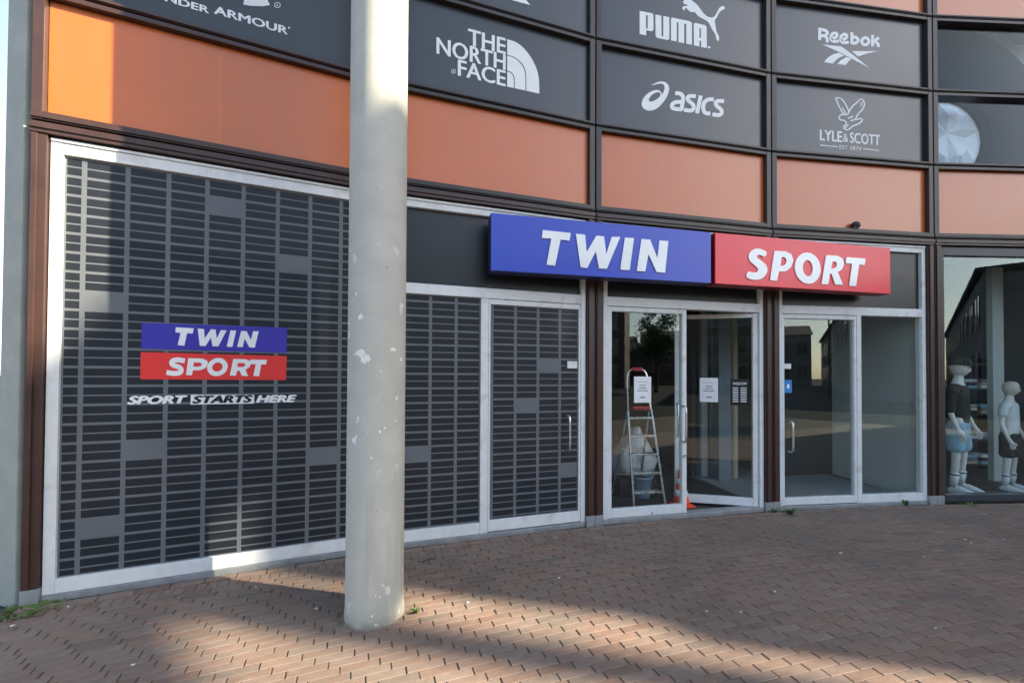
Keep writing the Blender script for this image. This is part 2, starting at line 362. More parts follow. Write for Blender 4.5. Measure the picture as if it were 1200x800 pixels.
rows = [('edge', 0.07)]+[('soldier', 0.105)]+[('str', RP)]*92
rng = random.Random(3)
for kind, dep in rows:
    rc = r-dep/2
    pit = 0.0685 if kind == 'soldier' else LP
    n = int((ANG1-ANG0)*rc/pit); ph = (row % 2)*0.5 + drift; drift += rng.gauss(0, .07)
    for k in range(n):
        a = ANG0+(k+ph)*pit/rc
        x, y = XC+rc*cos(a), YC+rc*sin(a)
        bricks.append((x, y, a-pi/2+rng.gauss(0, 0.006), kind, max(-.0016, min(.002, rng.gauss(0, 0.0012))), max(-.018, min(.018, rng.gauss(0, 0.009))), max(-.014, min(.014, rng.gauss(0, 0.006)))))
    r -= dep; row += 1
def project(x, y):
    v = cam.matrix_world.inverted() @ Vector((x, y, 0))
    return 600+FPX*v.x/-v.z, CY-FPX*v.y/-v.z, -v.z
def inview(b):
    v = cam.matrix_world.inverted() @ Vector((b[0], b[1], 0))
    if v.z > -0.3: return None
    px, py = 600+FPX*v.x/-v.z, CY-FPX*v.y/-v.z
    return v.z if (0 <= px <= 1200 and 560 <= py <= 800) else None
DIM = {'str': (LP-0.008, RP-0.0026, 0.0), 'edge': (LP-0.008, 0.066, 0.012), 'soldier': (0.064, 0.100, 0.0)}
brs = [b for b in bricks if (Vector((b[0], b[1], 0))-POLE).length > PR-0.09]
near = sorted([b for b in brs if b[3] == 'str' and inview(b) is not None], key=lambda b: -inview(b))[:296]
nearset = set(near)
lx, ly, tp = DIM['str']; bme = D.meshes.new('brick'); bme.from_pydata(brick_verts(lx, ly, tp), [], BF); bme.materials.append(M['brick_obj'])
for b in near:
    o = D.objects.new('brick', bme); COL.objects.link(o); o.parent = pav
    o.matrix_world = Matrix.Translation((b[0], b[1], b[4])) @ Matrix.Rotation(b[2], 4, 'Z') @ Matrix.Rotation(b[5]*0.6, 4, 'X') @ Matrix.Rotation(b[6]*0.5, 4, 'Y')
V, F, RND = [], [], []
for b in brs:
    if b in nearset: continue
    lx, ly, tp = DIM[b[3]]; ca, sa = cos(b[2]), sin(b[2]); n0 = len(V); q = rng.random()
    for vx, vy, vz in brick_verts(lx, ly, tp):
        V.append((b[0]+vx*ca-vy*sa, b[1]+vx*sa+vy*ca, vz+b[4]+vy*b[5]*.6+vx*b[6]*.5))
    F += [tuple(n0+i for i in f) for f in BF]; RND += [q]*len(BF)
me = D.meshes.new('bricks'); me.from_pydata(V, [], F); at = me.attributes.new('rnd', 'FLOAT', 'FACE'); at.data.foreach_set('value', RND)
tag(link('brick_field', me, M['brick_geo'], pav), kind='stuff')

# ================================================================== THE SHOP BUILDING
B = empty('shop_building', corner(2), 'curved shop building with orange and dark panels over a silver framed glass front', 'building')
LV = [3.36, 4.29, 5.235, 6.195, 7.10]
NBAY = 6
panels = {}
for i in range(NBAY):
    fr = BAY[i]
    # head beam over the shop front (two stepped ribs)
    bm = bmesh.new(); bm_box(bm, (0.008, 3.272, -0.10), (BW-0.008, 3.348, 0.055), 0.004); bm_box(bm, (0.012, 3.30, 0.056), (BW-0.012, 3.335, 0.066), 0.003)
    link('head_beam', done(bm), M['brown'], B, fr.M)
    fbox('backing_board', fr, 0.0, BW, 3.27, 8.0, -0.16, -0.104, M['gap'], B, 0) if i < 4 else None
    for lv in range(4):
        z0, z1 = LV[lv]+0.006, LV[lv+1]-0.006
        wb, wt = (0.062, 0.036) if lv == 0 else (0.036, 0.036)
        bm = bmesh.new(); s0, s1, wv = 0.009, BW-0.009, 0.062
        bm_box(bm, (s0, z0, -0.10), (s0+wv, z1, 0.045), 0.004); bm_box(bm, (s1-wv, z0, -0.10), (s1, z1, 0.045), 0.004)
        bm_box(bm, (s0+wv+.001, z0, -0.10), (s1-wv-.001, z0+wb, 0.043), 0.004); bm_box(bm, (s0+wv+.001, z1-wt, -0.10), (s1-wv-.001, z1, 0.043), 0.004)
        # narrow raised rib on the sill and the inner stop
        bm_box(bm, (s0+.002, z0+wb*0.2, 0.046), (s1-.002, z0+wb*0.62, 0.054), 0.002)
        link('panel_frame', done(bm), M['frame_dark'] if i else M['brown'], B, fr.M)
        isw = i >= 4 and lv in (1, 2)
        ps = (s0+wv+.002, s1-wv-.002, z0+wb+.002, z1-wt-.002)
        if isw:
            fbox('upper_window_pane', fr, *ps, -0.03, -0.02, M['glass_low_reflect'], B, 0)
        elif lv in (0, 3): fbox('cladding_panel', fr, *ps, -0.06, -0.005, M['orange'], B, 0.003)
        else: panels[(i, lv)] = fbox('brand_panel', fr, *ps, -0.06, -0.005, M['slate'], B, 0.003)
    fbox('parapet', fr, -0.01, BW+0.01, 7.10, 8.2, -0.3, 0.06, M['frame_dark'], B, 0.01)
PD = -0.005   # depth of the panel faces
def on_panel(i, lv, name, conv_args, groups, dd=0.0015, split=None):
    fr = BAY[i]; cv = crop(*conv_args, fr, PD+dd)
    return shapes(name, fr, PD+dd, cv, groups, M['white'], panels[(i, lv)], split=split)
def text_panel(i, lv, name, conv_args, items, dd=0.0015):
    fr = BAY[i]; cv = crop(*conv_args, fr, PD+dd)
    for t, tl, bl, r_, k in items: link(name, text_px(t, cv, tl, bl, r_, **k), M['white'], panels[(i, lv)], fr.M @ Matrix.Translation((0, 0, PD+dd)))
# --- mountain-wear panel (bay 1)
ca = (500, 20, 8.0)
text_panel(1, 1, 'lettering', ca, [('THE', (392, 112), (437, 272), (737, 330), dict(bold=0.03)), ('NORTH', (97, 190), (97, 345), (737, 480), dict(bold=0.03)), ('FACE', (297, 400), (297, 550), (737, 640), dict(bold=0.03)), ('R', (246, 500), (246, 522), (262, 520), dict(bold=0.0))])
arc1 = smooth_open([(755, 210), (840, 235), (920, 300), (1000, 410), (1052, 540), (1057, 720)], 2)
arc1b = smooth_open([(755, 355), (830, 376), (905, 445), (934, 520), (934, 692)], 2)
arc2 = smooth_open([(755, 363), (826, 384), (898, 452), (926, 525), (926, 690)], 2)
arc2b = smooth_open([(755, 503), (800, 518), (826, 565), (826, 669)], 2)
arc3 = smooth_open([(755, 511), (795, 526), (818, 570), (818, 667)], 2)
on_panel(1, 1, 'emblem', ca, [[arc1+arc1b[::-1]], [arc2+arc2b[::-1]], [arc3+[(755, 654)]], [ell(252, 510, 22, 22), ell(252, 510, 18, 18)]], split=[1]*4)
on_panel(1, 2, 'emblem', (380, 0, 2.857), [[[(560, -40), (625, -60), (690, 18), (612, -3)]]])
# --- leaping cat panel (bay 2)
ca = (740, 0, 8.571)
on_panel(2, 2, 'letter', ca, [
    [[(82, 112), (205, 135), (220, 150), (222, 300), (205, 318), (148, 305), (148, 358), (82, 345)], [(146, 155), (163, 158), (163, 292), (146, 288)]],
    [[(240, 148), (300, 160), (302, 365), (320, 368), (320, 163), (380, 176), (380, 395), (365, 405), (258, 383), (242, 365)]],
    [[(397, 185), (412, 180), (590, 217), (607, 235), (607, 452), (550, 442), (550, 245), (530, 240), (530, 437), (472, 425), (472, 230), (455, 226), (455, 420), (397, 408)]],
    [[(625, 240), (640, 233), (738, 255), (755, 272), (757, 487), (700, 475), (700, 415), (683, 410), (683, 470), (627, 458)], [(682, 285), (698, 290), (698, 385), (682, 380)]],
    [ell(780, 478, 12, 12)]], split=[1]*5)
cat = [(525, 10), (515, 30), (535, 45), (560, 50), (565, 65), (540, 62), (515, 70), (508, 85), (525, 108), (540, 105), (532, 88), (552, 82), (565, 100), (600, 128), (635, 120), (660, 155), (700, 185), (765, 215), (785, 245), (800, 285), (845, 350), (852, 400), (870, 418), (882, 405), (878, 360), (855, 325), (845, 270), (838, 215), (835, 205), (860, 175), (880, 130), (905, 105), (935, 95), (940, 80), (925, 63), (900, 68), (880, 85), (862, 120), (840, 160), (815, 182), (770, 175), (725, 140), (690, 90), (655, 45), (610, 10), (590, -8), (560, -15), (540, -5)]
on_panel(2, 2, 'emblem', ca, [[smooth_closed(cat, 2)]])
# --- spiral panel (bay 2)
ca = (740, 85, 10.0)
sw = [(228, 155), (260, 135), (310, 112), (365, 105), (410, 120), (440, 160), (442, 210), (420, 280), (380, 340), (330, 400), (270, 440), (210, 452), (160, 440), (125, 405), (118, 360), (135, 310), (170, 265), (220, 225), (280, 205), (325, 210), (350, 232), (355, 262), (375, 235), (390, 190), (385, 150), (360, 132), (320, 133), (270, 145)]
sh = [(200, 325), (215, 290), (250, 255), (295, 233), (330, 235), (342, 250), (335, 280), (300, 315), (250, 340), (215, 345)]
on_panel(2, 1, 'emblem', ca, [[smooth_closed(sw, 2), smooth_closed(sh, 2)]])
w = 46
on_panel(2, 1, 'letter', ca, [[stroke(q, w)] for q in ([(512, 244), (570, 246), (602, 275), (606, 320), (583, 446)], [(600, 348), (520, 345), (473, 375), (472, 415), (510, 428), (588, 436)],
    [(755, 280), (690, 276), (655, 290), (662, 330), (722, 372), (735, 420), (705, 452), (615, 440)], [(812, 272), (768, 480)],
    [(965, 318), (900, 313), (850, 350), (838, 410), (850, 465), (880, 482), (925, 482)], [(1085, 338), (1015, 332), (985, 348), (992, 392), (1052, 432), (1062, 475), (1030, 505), (948, 492)])], split=[2, 1, 1, 1, 1])
# --- vector panel (bay 3)
ca = (940, 20, 10.0); w = 36
on_panel(3, 2, 'letter', ca, [[stroke(q, w)] for q in ([(205, 128), (205, 272)], [(190, 148), (265, 155), (298, 180), (285, 218), (222, 224)], [(255, 222), (292, 245), (296, 302)],
    [(345, 262), (412, 232), (405, 192), (365, 190), (335, 225), (340, 275), (380, 292), (432, 282)], [(460, 276), (527, 246), (520, 206), (480, 204), (450, 239), (455, 289), (495, 306), (547, 297)],
    [(583, 182), (583, 318)], [(583, 240), (630, 235), (660, 270), (640, 308), (583, 310)], [(825, 212), (825, 348)], [(898, 245), (845, 285), (890, 315), (895, 355)])]+[[ell(740, 287, 58, 58), ell(740, 287, 24, 24)]], split=[3, 1, 1, 2, 2, 1])
on_panel(3, 2, 'emblem', ca, [[[(230, 322), (460, 348), (575, 430), (790, 602), (560, 480), (440, 415)]], [[(580, 402), (900, 402), (760, 430), (655, 465)]],
    [[(255, 530), (300, 480), (360, 440), (430, 420), (495, 455), (440, 475), (400, 505), (360, 548)]], [[(412, 552), (460, 505), (520, 470), (578, 492), (545, 520), (510, 565)]]], split=[1]*4)
# --- eagle panel (bay 3)
ca = (940, 100, 8.89); w = 13
on_panel(3, 1, 'emblem', ca, [[stroke(q, w, 1)] for q in ([(340, 135), (400, 130), (450, 190), (490, 280), (470, 312), (425, 300), (385, 220), (345, 130)], [(418, 232), (455, 298)],
    [(480, 292), (515, 225), (580, 175), (610, 135), (652, 175), (645, 235), (580, 300), (552, 358)], [(500, 372), (555, 358), (637, 345), (610, 390), (560, 415), (525, 425), (475, 470), (435, 455), (430, 430), (465, 400), (445, 370), (385, 360), (380, 330), (410, 305), (440, 310)], [(475, 348), (530, 325)], [(445, 450), (480, 410)])]
    + [[stroke(q, 6, 0)] for q in ([(600, 195), (632, 165)], [(603, 212), (640, 180)], [(605, 230), (642, 205)])]+[[stroke(q, 9, 0)] for q in ([(190, 624), (370, 642)], [(630, 662), (800, 680)])], split=[6, 1, 1, 1, 1, 1])
text_panel(3, 1, 'lettering', ca, [('LYLE', (187, 463), (190, 572), (415, 585), dict(bold=0.035)), ('&', (425, 505), (430, 590), (480, 590), dict(bold=0.01)), ('SCOTT', (500, 492), (500, 600), (810, 610), dict(bold=0.035)), ('EST', (388, 624), (388, 664), (470, 670), dict(bold=0.005)), ('1874', (505, 632), (505, 674), (615, 676), dict(bold=0.005))])
# --- left panel (bay 0)
ca = (150, 0, 4.444)
text_panel(0, 1, 'lettering', ca, [('UNDER', (135, -46), (128, -12), (420, 50), dict(bold=0.04)), ('ARMOUR', (470, 36), (450, 72), (830, 172), dict(bold=0.04)), ('R', (774, 22), (774, 35), (783, 36), dict(bold=0.0))])
on_panel(0, 1, 'emblem', ca, [[[(612, -60), (605, 0), (600, 25), (640, 32), (700, 34), (740, 28), (725, 0), (715, -60)]], [ell(778, 28, 17, 15), ell(778, 28, 13, 12)], [ell(839, 146, 5, 5)]], split=[1]*3)

# --- brown posts with zinc feet, ground floor
for i in range(NBAY+1):
    for side in (-1, 1):
        if (i == 0 and side < 0): continue
        fr = BAY[i] if side > 0 else BAY[i-1]
        s0, s1 = (0.007, 0.098) if side > 0 else (BW-0.098, BW-0.007)
        bm = bmesh.new(); bm_box(bm, (s0, 0.115, -0.12), (s1, 3.27, 0.045), 0.006)
        bm_box(bm, (s0+0.014, 0.12, 0.046), (s0+0.045, 3.265, 0.060), 0.003)
        link('post', done(bm), M['brown'], B, fr.M)
        fbox('post_foot', fr, s0-0.003, s1+0.003, 0.0, 0.113, -0.1, 0.052, M['zinc'], B, 0.004)
    c = corner(i); fr = BAY[min(i, 5)] if i < 6 else BAY[5]
    s = 0.0 if i < 6 else BW
    fbox('joint_seal', fr, s-0.012, s+0.012, 0.0, 8.0, -0.13, -0.02, M['gap'], B, 0)
# --- silver shop front frames
S0, S1 = 0.104, BW-0.104
TB, TT = 2.36, 2.46
def plinth(i): fbox('plinth_strip', BAY[i], S0, S1, 0.0, 0.05, -0.08, 0.028, M['zinc'], B, 0.004)
def sash(i, s0, s1, h0, h1, w, name='window_frame', d0=-0.06, d1=0.02, wb=None, wt=None, m='silver'):
    return fring(name, BAY[i], s0, s1, h0, h1, w, w, wb or w, wt or w, d0, d1, M[m], B)
def pane(i, s0, s1, h0, h1, par, d=-0.02): return fbox('pane', BAY[i], s0, s1, h0, h1, d-0.004, d+0.004, M['glass'], par, 0)
PITS, PITH = 0.2465, 0.1372
def film(i, s0, s1, h0, h1, col0, row0, blanks, par, d=-0.012):
    """printed window film: grey sheet with pairs of dark bars; col0/row0 = phase"""
    xs = [s0]; k = 0; cells = {}
    bm = bmesh.new(); fr = BAY[i]
    c0 = math.floor((s0-col0)/PITS); c1 = math.ceil((s1-col0)/PITS)
    xe = sorted({s0, s1} | {x for c in range(c0, c1+1) for x in (col0+c*PITS+0.015, col0+(c+1)*PITS-0.015) if s0+.012 < x < s1-.012} | {s0+.012, s1-.012})
    r0 = math.floor((h0-row0)/PITH); r1 = math.ceil((h1-row0)/PITH)
    ye = sorted({h0, h1} | {y for q in range(r0, r1+1) for y in (row0+q*PITH+0.0095, row0+q*PITH+0.0635, row0+q*PITH+0.0735, row0+q*PITH+0.1275) if h0+.01 < y < h1-.01} | {h0+.01, h1-.01})
    vs = {}
    def v(a, b):
        if (a, b) not in vs: vs[(a, b)] = bm.verts.new((xe[a], ye[b], 0))
        return vs[(a, b)]
    for a in range(len(xe)-1):
        xm = (xe[a]+xe[a+1])/2; ph = (xm-col0)/PITS; ci = math.floor(ph); inx = 0.015 < (ph-ci)*PITS < PITS-0.015 and s0+.012 < xm < s1-.012
        for b in range(len(ye)-1):
            ym = (ye[b]+ye[b+1])/2; pv = (ym-row0)/PITH; ri = math.floor(pv); q = (pv-ri)*PITH
            dark = inx and (0.0095 < q < 0.0635 or 0.0735 < q < 0.1275) and (ci, ri) not in blanks and h0+.01 < ym < h1-.01
            f = bm.faces.new((v(a, b), v(a+1, b), v(a+1, b+1), v(a, b+1))); f.material_index = 1 if dark else 0
    me = D.meshes.new('film'); bm.to_mesh(me); bm.free(); me.materials.append(M['film_grey']); me.materials.append(M['film_dark'])
    return link('printed_film', me, None, par, fr.M @ Matrix.Translation((0, 0, d)))
# bay 0: one large window under printed film
plinth(0)
w0 = sash(0, S0, S1, 0.052, 3.262, 0.066, wb=0.10, wt=0.105)
fbox('glazing_bead', BAY[0], S0+.004, S1-.004, 3.238, 3.258, 0.021, 0.030, M['silver'], w0, 0.003)
fa = film(0, S0+0.066, S1-0.066, 0.152, 3.157, 0.2765, 0.135, {(0, 14), (5, 17), (1, 6), (0, 2), (6, 5), (3, 20)}, w0, d=-0.005)
fbox('pane', BAY[0], S0+.066, S1-.066, .152, 3.157, -.016, -.008, M['film_dark'], w0, 0)
FD = -0.0035
cv = crop(140, 365, 5.4545, BAY[0], FD)
shapes('blue_block', BAY[0], FD, cv, [[[(143, 70), (1072, 103), (1068, 263), (138, 236)]]], M['film_blue'], fa)
shapes('red_block', BAY[0], FD, cv, [[[(136, 258), (1070, 284), (1064, 437), (133, 432)]]], M['film_red'], fa)
LT = [[[(360, 100), (475, 107), (468, 140), (432, 138), (415, 218), (372, 214), (390, 136), (357, 132)]], [[(500, 108), (540, 112), (545, 170), (585, 112), (615, 115), (622, 172), (648, 118), (685, 120), (632, 222), (595, 221), (585, 165), (550, 220), (513, 218)]],
      [[(710, 120), (746, 121), (722, 225), (685, 224)]], [[(778, 124), (812, 125), (840, 180), (855, 125), (890, 126), (865, 230), (830, 228), (800, 172), (788, 226), (752, 225)]]]
LT += [[stroke([(418, 315), (370, 306), (335, 314), (332, 340), (392, 356), (398, 385), (360, 398), (300, 388)], 31)],
       [[(440, 297), (530, 300), (560, 312), (566, 332), (550, 360), (515, 375), (470, 375), (463, 406), (425, 405)], [(476, 325), (515, 326), (528, 334), (520, 348), (500, 352), (471, 351)]],
       [ell(626, 354, 66, 58, 0.12), ell(626, 354, 33, 29, 0.12)],
       [[(728, 302), (805, 304), (835, 315), (842, 334), (828, 358), (805, 370), (822, 411), (782, 410), (768, 378), (752, 378), (744, 409), (705, 408)], [(758, 328), (795, 329), (806, 337), (798, 350), (778, 354), (752, 353)]],
       [[(838, 306), (943, 308), (937, 338), (906, 337), (893, 412), (856, 411), (871, 336), (832, 335)]]]
FL = FD+0.0015; cv = crop(140, 365, 5.4545, BAY[0], FL)
shapes('letter', BAY[0], FL, cv, LT, M['white'], fa, split=[1]*9)
for me_ in (text_px('SPORT', cv, (62, 541), (55, 591), (430, 560), bold=0.075, shear=0.25), text_px('HERE', cv, (884, 537), (878, 580), (1128, 560), bold=0.075, shear=0.25), poly_mesh([[cv(p) for p in ((456, 531), (862, 531), (860, 587), (454, 594))]])):
    link('tagline', me_, M['white'], fa, BAY[0].M @ Matrix.Translation((0, 0, FL)))
link('tagline_dark', text_px('STARTS', cv, (478, 539), (470, 585), (848, 560), bold=0.075, shear=0.25), M['film_dark'], fa, BAY[0].M @ Matrix.Translation((0, 0, FL+0.0015)))
# bays 1-3: fascia over a transom, lights and doors below
def handle(i, s, h0, h1, par, d=0.02, out=0.07, sgn=1):
    fr = BAY[i]; bm = bmesh.new()
    q = [(s, h0, d), (s, h0, d+out*.75), (s+.006*sgn, h0+.02, d+out), (s+.006*sgn, h1-.02, d+out), (s, h1, d+out*.75), (s, h1, d)]
    bm_tube(bm, smooth3(q), 0.011, 10); return link('handle', done(bm, smooth=True), M['steel'], par, fr.M)
def smooth3(pts, it=1):
    for _ in range(it):
        q = [pts[0]]
        for a, b in zip(pts, pts[1:]):
            a, b = Vector(a), Vector(b); q += [a*.8+b*.2, a*.2+b*.8]
        pts = q+[pts[-1]]
    return pts
def front(i):
    plinth(i)
    bm = bmesh.new(); fr = BAY[i]
    bm_box(bm, (S0, 0.052, -0.07), (S0+0.052, 3.262, 0.02), 0.004); bm_box(bm, (S1-0.052, 0.052, -0.07), (S1, 3.262, 0.02), 0.004)
    bm_box(bm, (S0+.053, 3.175, -0.07), (S1-.053, 3.262, 0.018), 0.004); bm_box(bm, (S0+.053, TB, -0.07), (S1-.053, TT, 0.018), 0.004)
    bm_box(bm, (S0+.003, 3.236, .021), (S1-.003, 3.258, .03), .003)
    f = link('shop_front_frame', done(bm), M['silver'], B, fr.M)
    fbox('fascia_panel', fr, S0+.054, S1-.054, TT+.002, 3.173, -0.04, -0.02, M['black_panel'], f, 0)
    return f
f1 = front(1); f2 = front(2); f3 = front(3)
fbox('mullion', BAY[1], 1.018, 1.095, 0.052, TB-.001, -0.06, 0.018, M['silver'], f1)
bot = fbox('bottom_rail', BAY[1], S0+.053, 1.017, 0.052, 0.155, -0.06, 0.017, M['silver'], f1)
fbox('pane', BAY[1], S0+.054, 1.016, .157, TB-.002, -.016, -.008, M['film_dark'], f1, 0)
film(1, S0+.054, 1.016, .157, TB-.002, 0.53-3*PITS, 0.10, {(1, 13), (2, 5), (1, 1), (0, 9)}, f1, d=-0.005)
def door_leaf(i, s0, s1, par, h0=0.058, h1=TB-0.006, st=0.052, bot=0.095, dfront=0.012, dark=False):
    d = fring('door', BAY[i], s0, s1, h0, h1, st, st, bot, 0.05, -0.045, dfront, M['silver'], par)
    if dark: fbox('pane', BAY[i], s0+st, s1-st, h0+bot, h1-.05, -.018, -.010, M['film_dark'], d, 0)
    else: pane(i, s0+st, s1-st, h0+bot, h1-.05, d)
    return d
dB = door_leaf(1, 1.098, S1-.054, B, st=0.02, bot=0.11, dark=True)
film(1, 1.118, S1-.074, .168, TB-.056, 1.12-PITS*0.93, 0.125, {(3, 11), (4, 3), (2, 8)}, dB, d=-0.007)
handle(1, 1.955, 0.82, 1.18, dB, 0.0)
for (x0, y0, x1, y1) in ((574, 349.5, 591, 356.5), (665, 423, 676.5, 431.5)):
    a = BAY[1].hit(x0, y0, 0); b = BAY[1].hit(x1, y1, 0)
    fbox('label_plate', BAY[1], a[0], b[0], b[1], a[1], -0.006, 0.002, M['silver'], dB, 0.001)
# bay 2: double door, left leaf shut, right leaf swung in
dL = door_leaf(2, S0+.054, 1.132, B)
handle(2, 1.075, 0.86, 1.26, dL, 0.008)
bm = bmesh.new(); bm_tube(bm, [(1.10, 0.70, .01), (1.10, 0.70, .035)], .016, 12); link('lock', done(bm), M['steel'], dL, BAY[2].M)
bm = bmesh.new(); bm_tube(bm, [(0.70, 0.058, .013), (0.70, 0.10, .013)], .006, 8); link('bolt', done(bm), M['zinc'], dL, BAY[2].M)
fbox('threshold', BAY[2], S0+.053, S1-.053, 0.0505, 0.056, -0.07, 0.018, M['zinc'], f2, 0)
hz = BAY[2].pt(S1-.056, 0, -0.02); ang = radians(25)
tv = (BAY[2].t*cos(ang)+BAY[2].n*sin(ang))   # free edge swings into the shop
FRD = Frame((hz-tv*0.93)[:2], tv[:2]); BAY['door'] = FRD
dR = fring('door', FRD, 0, 0.93, 0.058, TB-0.006, 0.052, 0.052, 0.095, 0.05, -0.03, 0.027, M['silver'], B)
fbox('pane', FRD, .052, .878, .153, TB-.056, -.006, .002, M['glass'], dR, 0)
bm = bmesh.new(); q = [(0.03, .86, .02), (0.03, .86, .07), (.03, .88, .085), (.03, 1.24, .085), (.03, 1.26, .07), (.03, 1.26, .02)]; bm_tube(bm, q, .011, 10); link('handle', done(bm, smooth=True), M['steel'], dR, FRD.M)
# bay 3: door on the left, fixed light on the right
dD = door_leaf(3, S0+.054, 1.172, B, st=0.03, bot=0.085)
handle(3, 0.245, 0.70, 1.06, dD, 0.0); handle(3, 0.215, 0.70, 1.06, dD, -0.035, out=-0.06)
fbox('mullion', BAY[3], 1.174, 1.236, 0.052, TB-.001, -0.06, 0.018, M['silver'], f3)
fbox('bottom_rail', BAY[3], 1.237, S1-.053, 0.052, 0.145, -0.06, 0.017, M['silver'], f3)
pane(3, 1.237, S1-.053, .146, TB-.001, f3)
a = BAY[3].hit(919, 445, -.02); b = BAY[3].hit(927.5, 460, -.02)
st_ = fbox('sticker', BAY[3], a[0], b[0], b[1], a[1], -0.0155, -0.014, M['blue_sticker'], dD, 0)
shapes('sticker_mark', BAY[3], -0.0135, lambda p: p, [[ell((a[0]+b[0])/2, (a[1]+b[1])/2, .018, .03)]], M['white'], st_)
a = BAY[3].hit(917.5, 426, -.02); b = BAY[3].hit(926.5, 432, -.02); fbox('label_plate', BAY[3], a[0], b[0], b[1], a[1], -0.0155, -0.014, M['silver'], dD, 0)
a = BAY[3].hit(985, 369, -.02); b = BAY[3].hit(998, 374, -.02); fbox('label_plate', BAY[3], a[0], b[0], b[1], a[1], -0.0155, -0.012, M['silver'], dD, 0)
# bays 4, 5: dark framed display windows
for i in (4, 5):
    plinth(i) if False else fbox('plinth_strip', BAY[i], S0, S1, 0, .03, -.08, .02, M['gap'], B, 0)
    wf = fring('window_frame', BAY[i], S0, S1, 0.032, 3.262, .052, .052, .085, .11, -.07, .02, M['dark_blue_frame'] if 'dark_blue_frame' in M else M.setdefault('dark_blue_frame', mat('dark_blue_grey_frame', (0.035, 0.043, 0.052), .4, .1)), B)
    pane(i, S0+.053, S1-.053, .118, 3.151, wf)
# --- inside: floors, walls, ceiling
def ipt(i, s, d): return BAY[i].pt(s, 0, d)
def slab(name, pts, z0, z1, m, par):
    bm = bmesh.new(); lo = [bm.verts.new((p.x, p.y, z0)) for p in pts]; hi = [bm.verts.new((p.x, p.y, z1)) for p in pts]
    bm.faces.new(lo[::-1]); bm.faces.new(hi)
    for k in range(len(pts)): bm.faces.new((lo[k], lo[(k+1) % len(pts)], hi[(k+1) % len(pts)], hi[k]))
    return link(name, done(bm), m, par)
DB = -4.6
def strip(i0, i1, da, db): return [BAY[i].pt(0, 0, da) for i in range(i0, i1)]+[BAY[i1-1].pt(BW, 0, da)]+[BAY[i1-1].pt(BW, 0, db)]+[BAY[i].pt(0, 0, db) for i in range(i1-1, i0-1, -1)]
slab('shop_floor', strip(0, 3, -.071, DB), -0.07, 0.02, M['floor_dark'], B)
slab('shop_floor', strip(3, 4, -.071, DB), -0.07, 0.02, M['floor_grey'], B)
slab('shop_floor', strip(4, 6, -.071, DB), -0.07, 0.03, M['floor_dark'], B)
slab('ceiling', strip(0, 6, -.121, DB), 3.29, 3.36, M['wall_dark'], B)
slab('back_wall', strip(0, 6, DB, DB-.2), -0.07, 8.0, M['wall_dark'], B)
slab('roof', strip(0, 6, -.3, DB-.2), 8.0, 8.15, M['roof'], B)
slab('upper_floor_wall', strip(4, 6, -1.2, -1.3), 3.37, 7.9, M['wall_dark'], B)
slab('side_wall', [ipt(0, .0, -.1), ipt(0, .0, DB), ipt(0, .15, DB), ipt(0, .15, -.1)], -.07, 8.0, M['grey_render'], B)
slab('side_wall', [ipt(5, BW-.15, -.13), ipt(5, BW-.15, DB), ipt(5, BW, DB), ipt(5, BW, -.13)], -.07, 8.0, M['grey_render'], B)
for i, mm in ((2, 'wall_dark'), (4, 'wall_pale')):
    slab('partition_wall', [ipt(i, -.05, -.16), ipt(i, -.05, DB+.01), ipt(i, .05, DB+.01), ipt(i, .05, -.16)], 0.02, 3.289, M[mm], B)
slab('partition_wall', [ipt(3, -.04, -1.6), ipt(3, -.04, DB+.01), ipt(3, .04, DB+.01), ipt(3, .04, -1.6)], 0.02, 3.289, M['wall_dark'], B)
# vestibule pieces seen through the doors
def post_at(name, x, yb, dep, w, m, h=3.28, round_=False, z0=0.021):
    r_ = ray(x, yb); k = dep/r_.y; p = Vector((r_.x*k, r_.y*k, 0)); bm = bmesh.new()
    if round_: bm_tube(bm, [(p.x, p.y, z0), (p.x, p.y, h)], w/2, 20)
    else: bm_box(bm, (p.x-w/2, p.y-w/2, z0), (p.x+w/2, p.y+w/2, h), .004)
    return link(name, done(bm), M[m], B)
post_at('interior_post', 846, 500, 6.4, 0.19, 'wall_blue')
post_at('interior_pipe', 860, 500, 6.5, 0.11, 'wall_beige', round_=True)
post_at('interior_post', 824, 500, 6.6, 0.10, 'wall_pale')
post_at('interior_column', 963, 450, 7.6, 0.40, 'grey_render', round_=True)
_s0, _s1, _h0 = BAY[3].hit(900, 450, -1.5)[0], BAY[3].hit(990, 450, -1.5)[0], BAY[3].hit(960, 570, -1.5)[1]
fbox('display_board', BAY[3], _s0, _s1, _h0, 3.2, -1.53, -1.5, M['wall_dark'], B, 0)
for q in (_s0+.1, _s1-.1): fbox('board_leg', BAY[3], q-.02, q+.02, .021, _h0-.001, -1.53, -1.5, M['black_plastic'], B, 0)
slab('interior_wall', [ipt(3, 1.15, -2.96), ipt(3, 2.2, -2.96), ipt(3, 2.2, -3.05), ipt(3, 1.15, -3.05)], 0.02, 3.28, M['wall_pale'], B)
post_at('interior_post', 1038, 500, 6.6, 0.11, 'wall_blue')
fbox('display_wall', BAY[4], BAY[4].hit(1164, 450, -.95)[0], 2.2, 0.031, 3.28, -1.03, -.95, M['wall_pale'], B, 0)
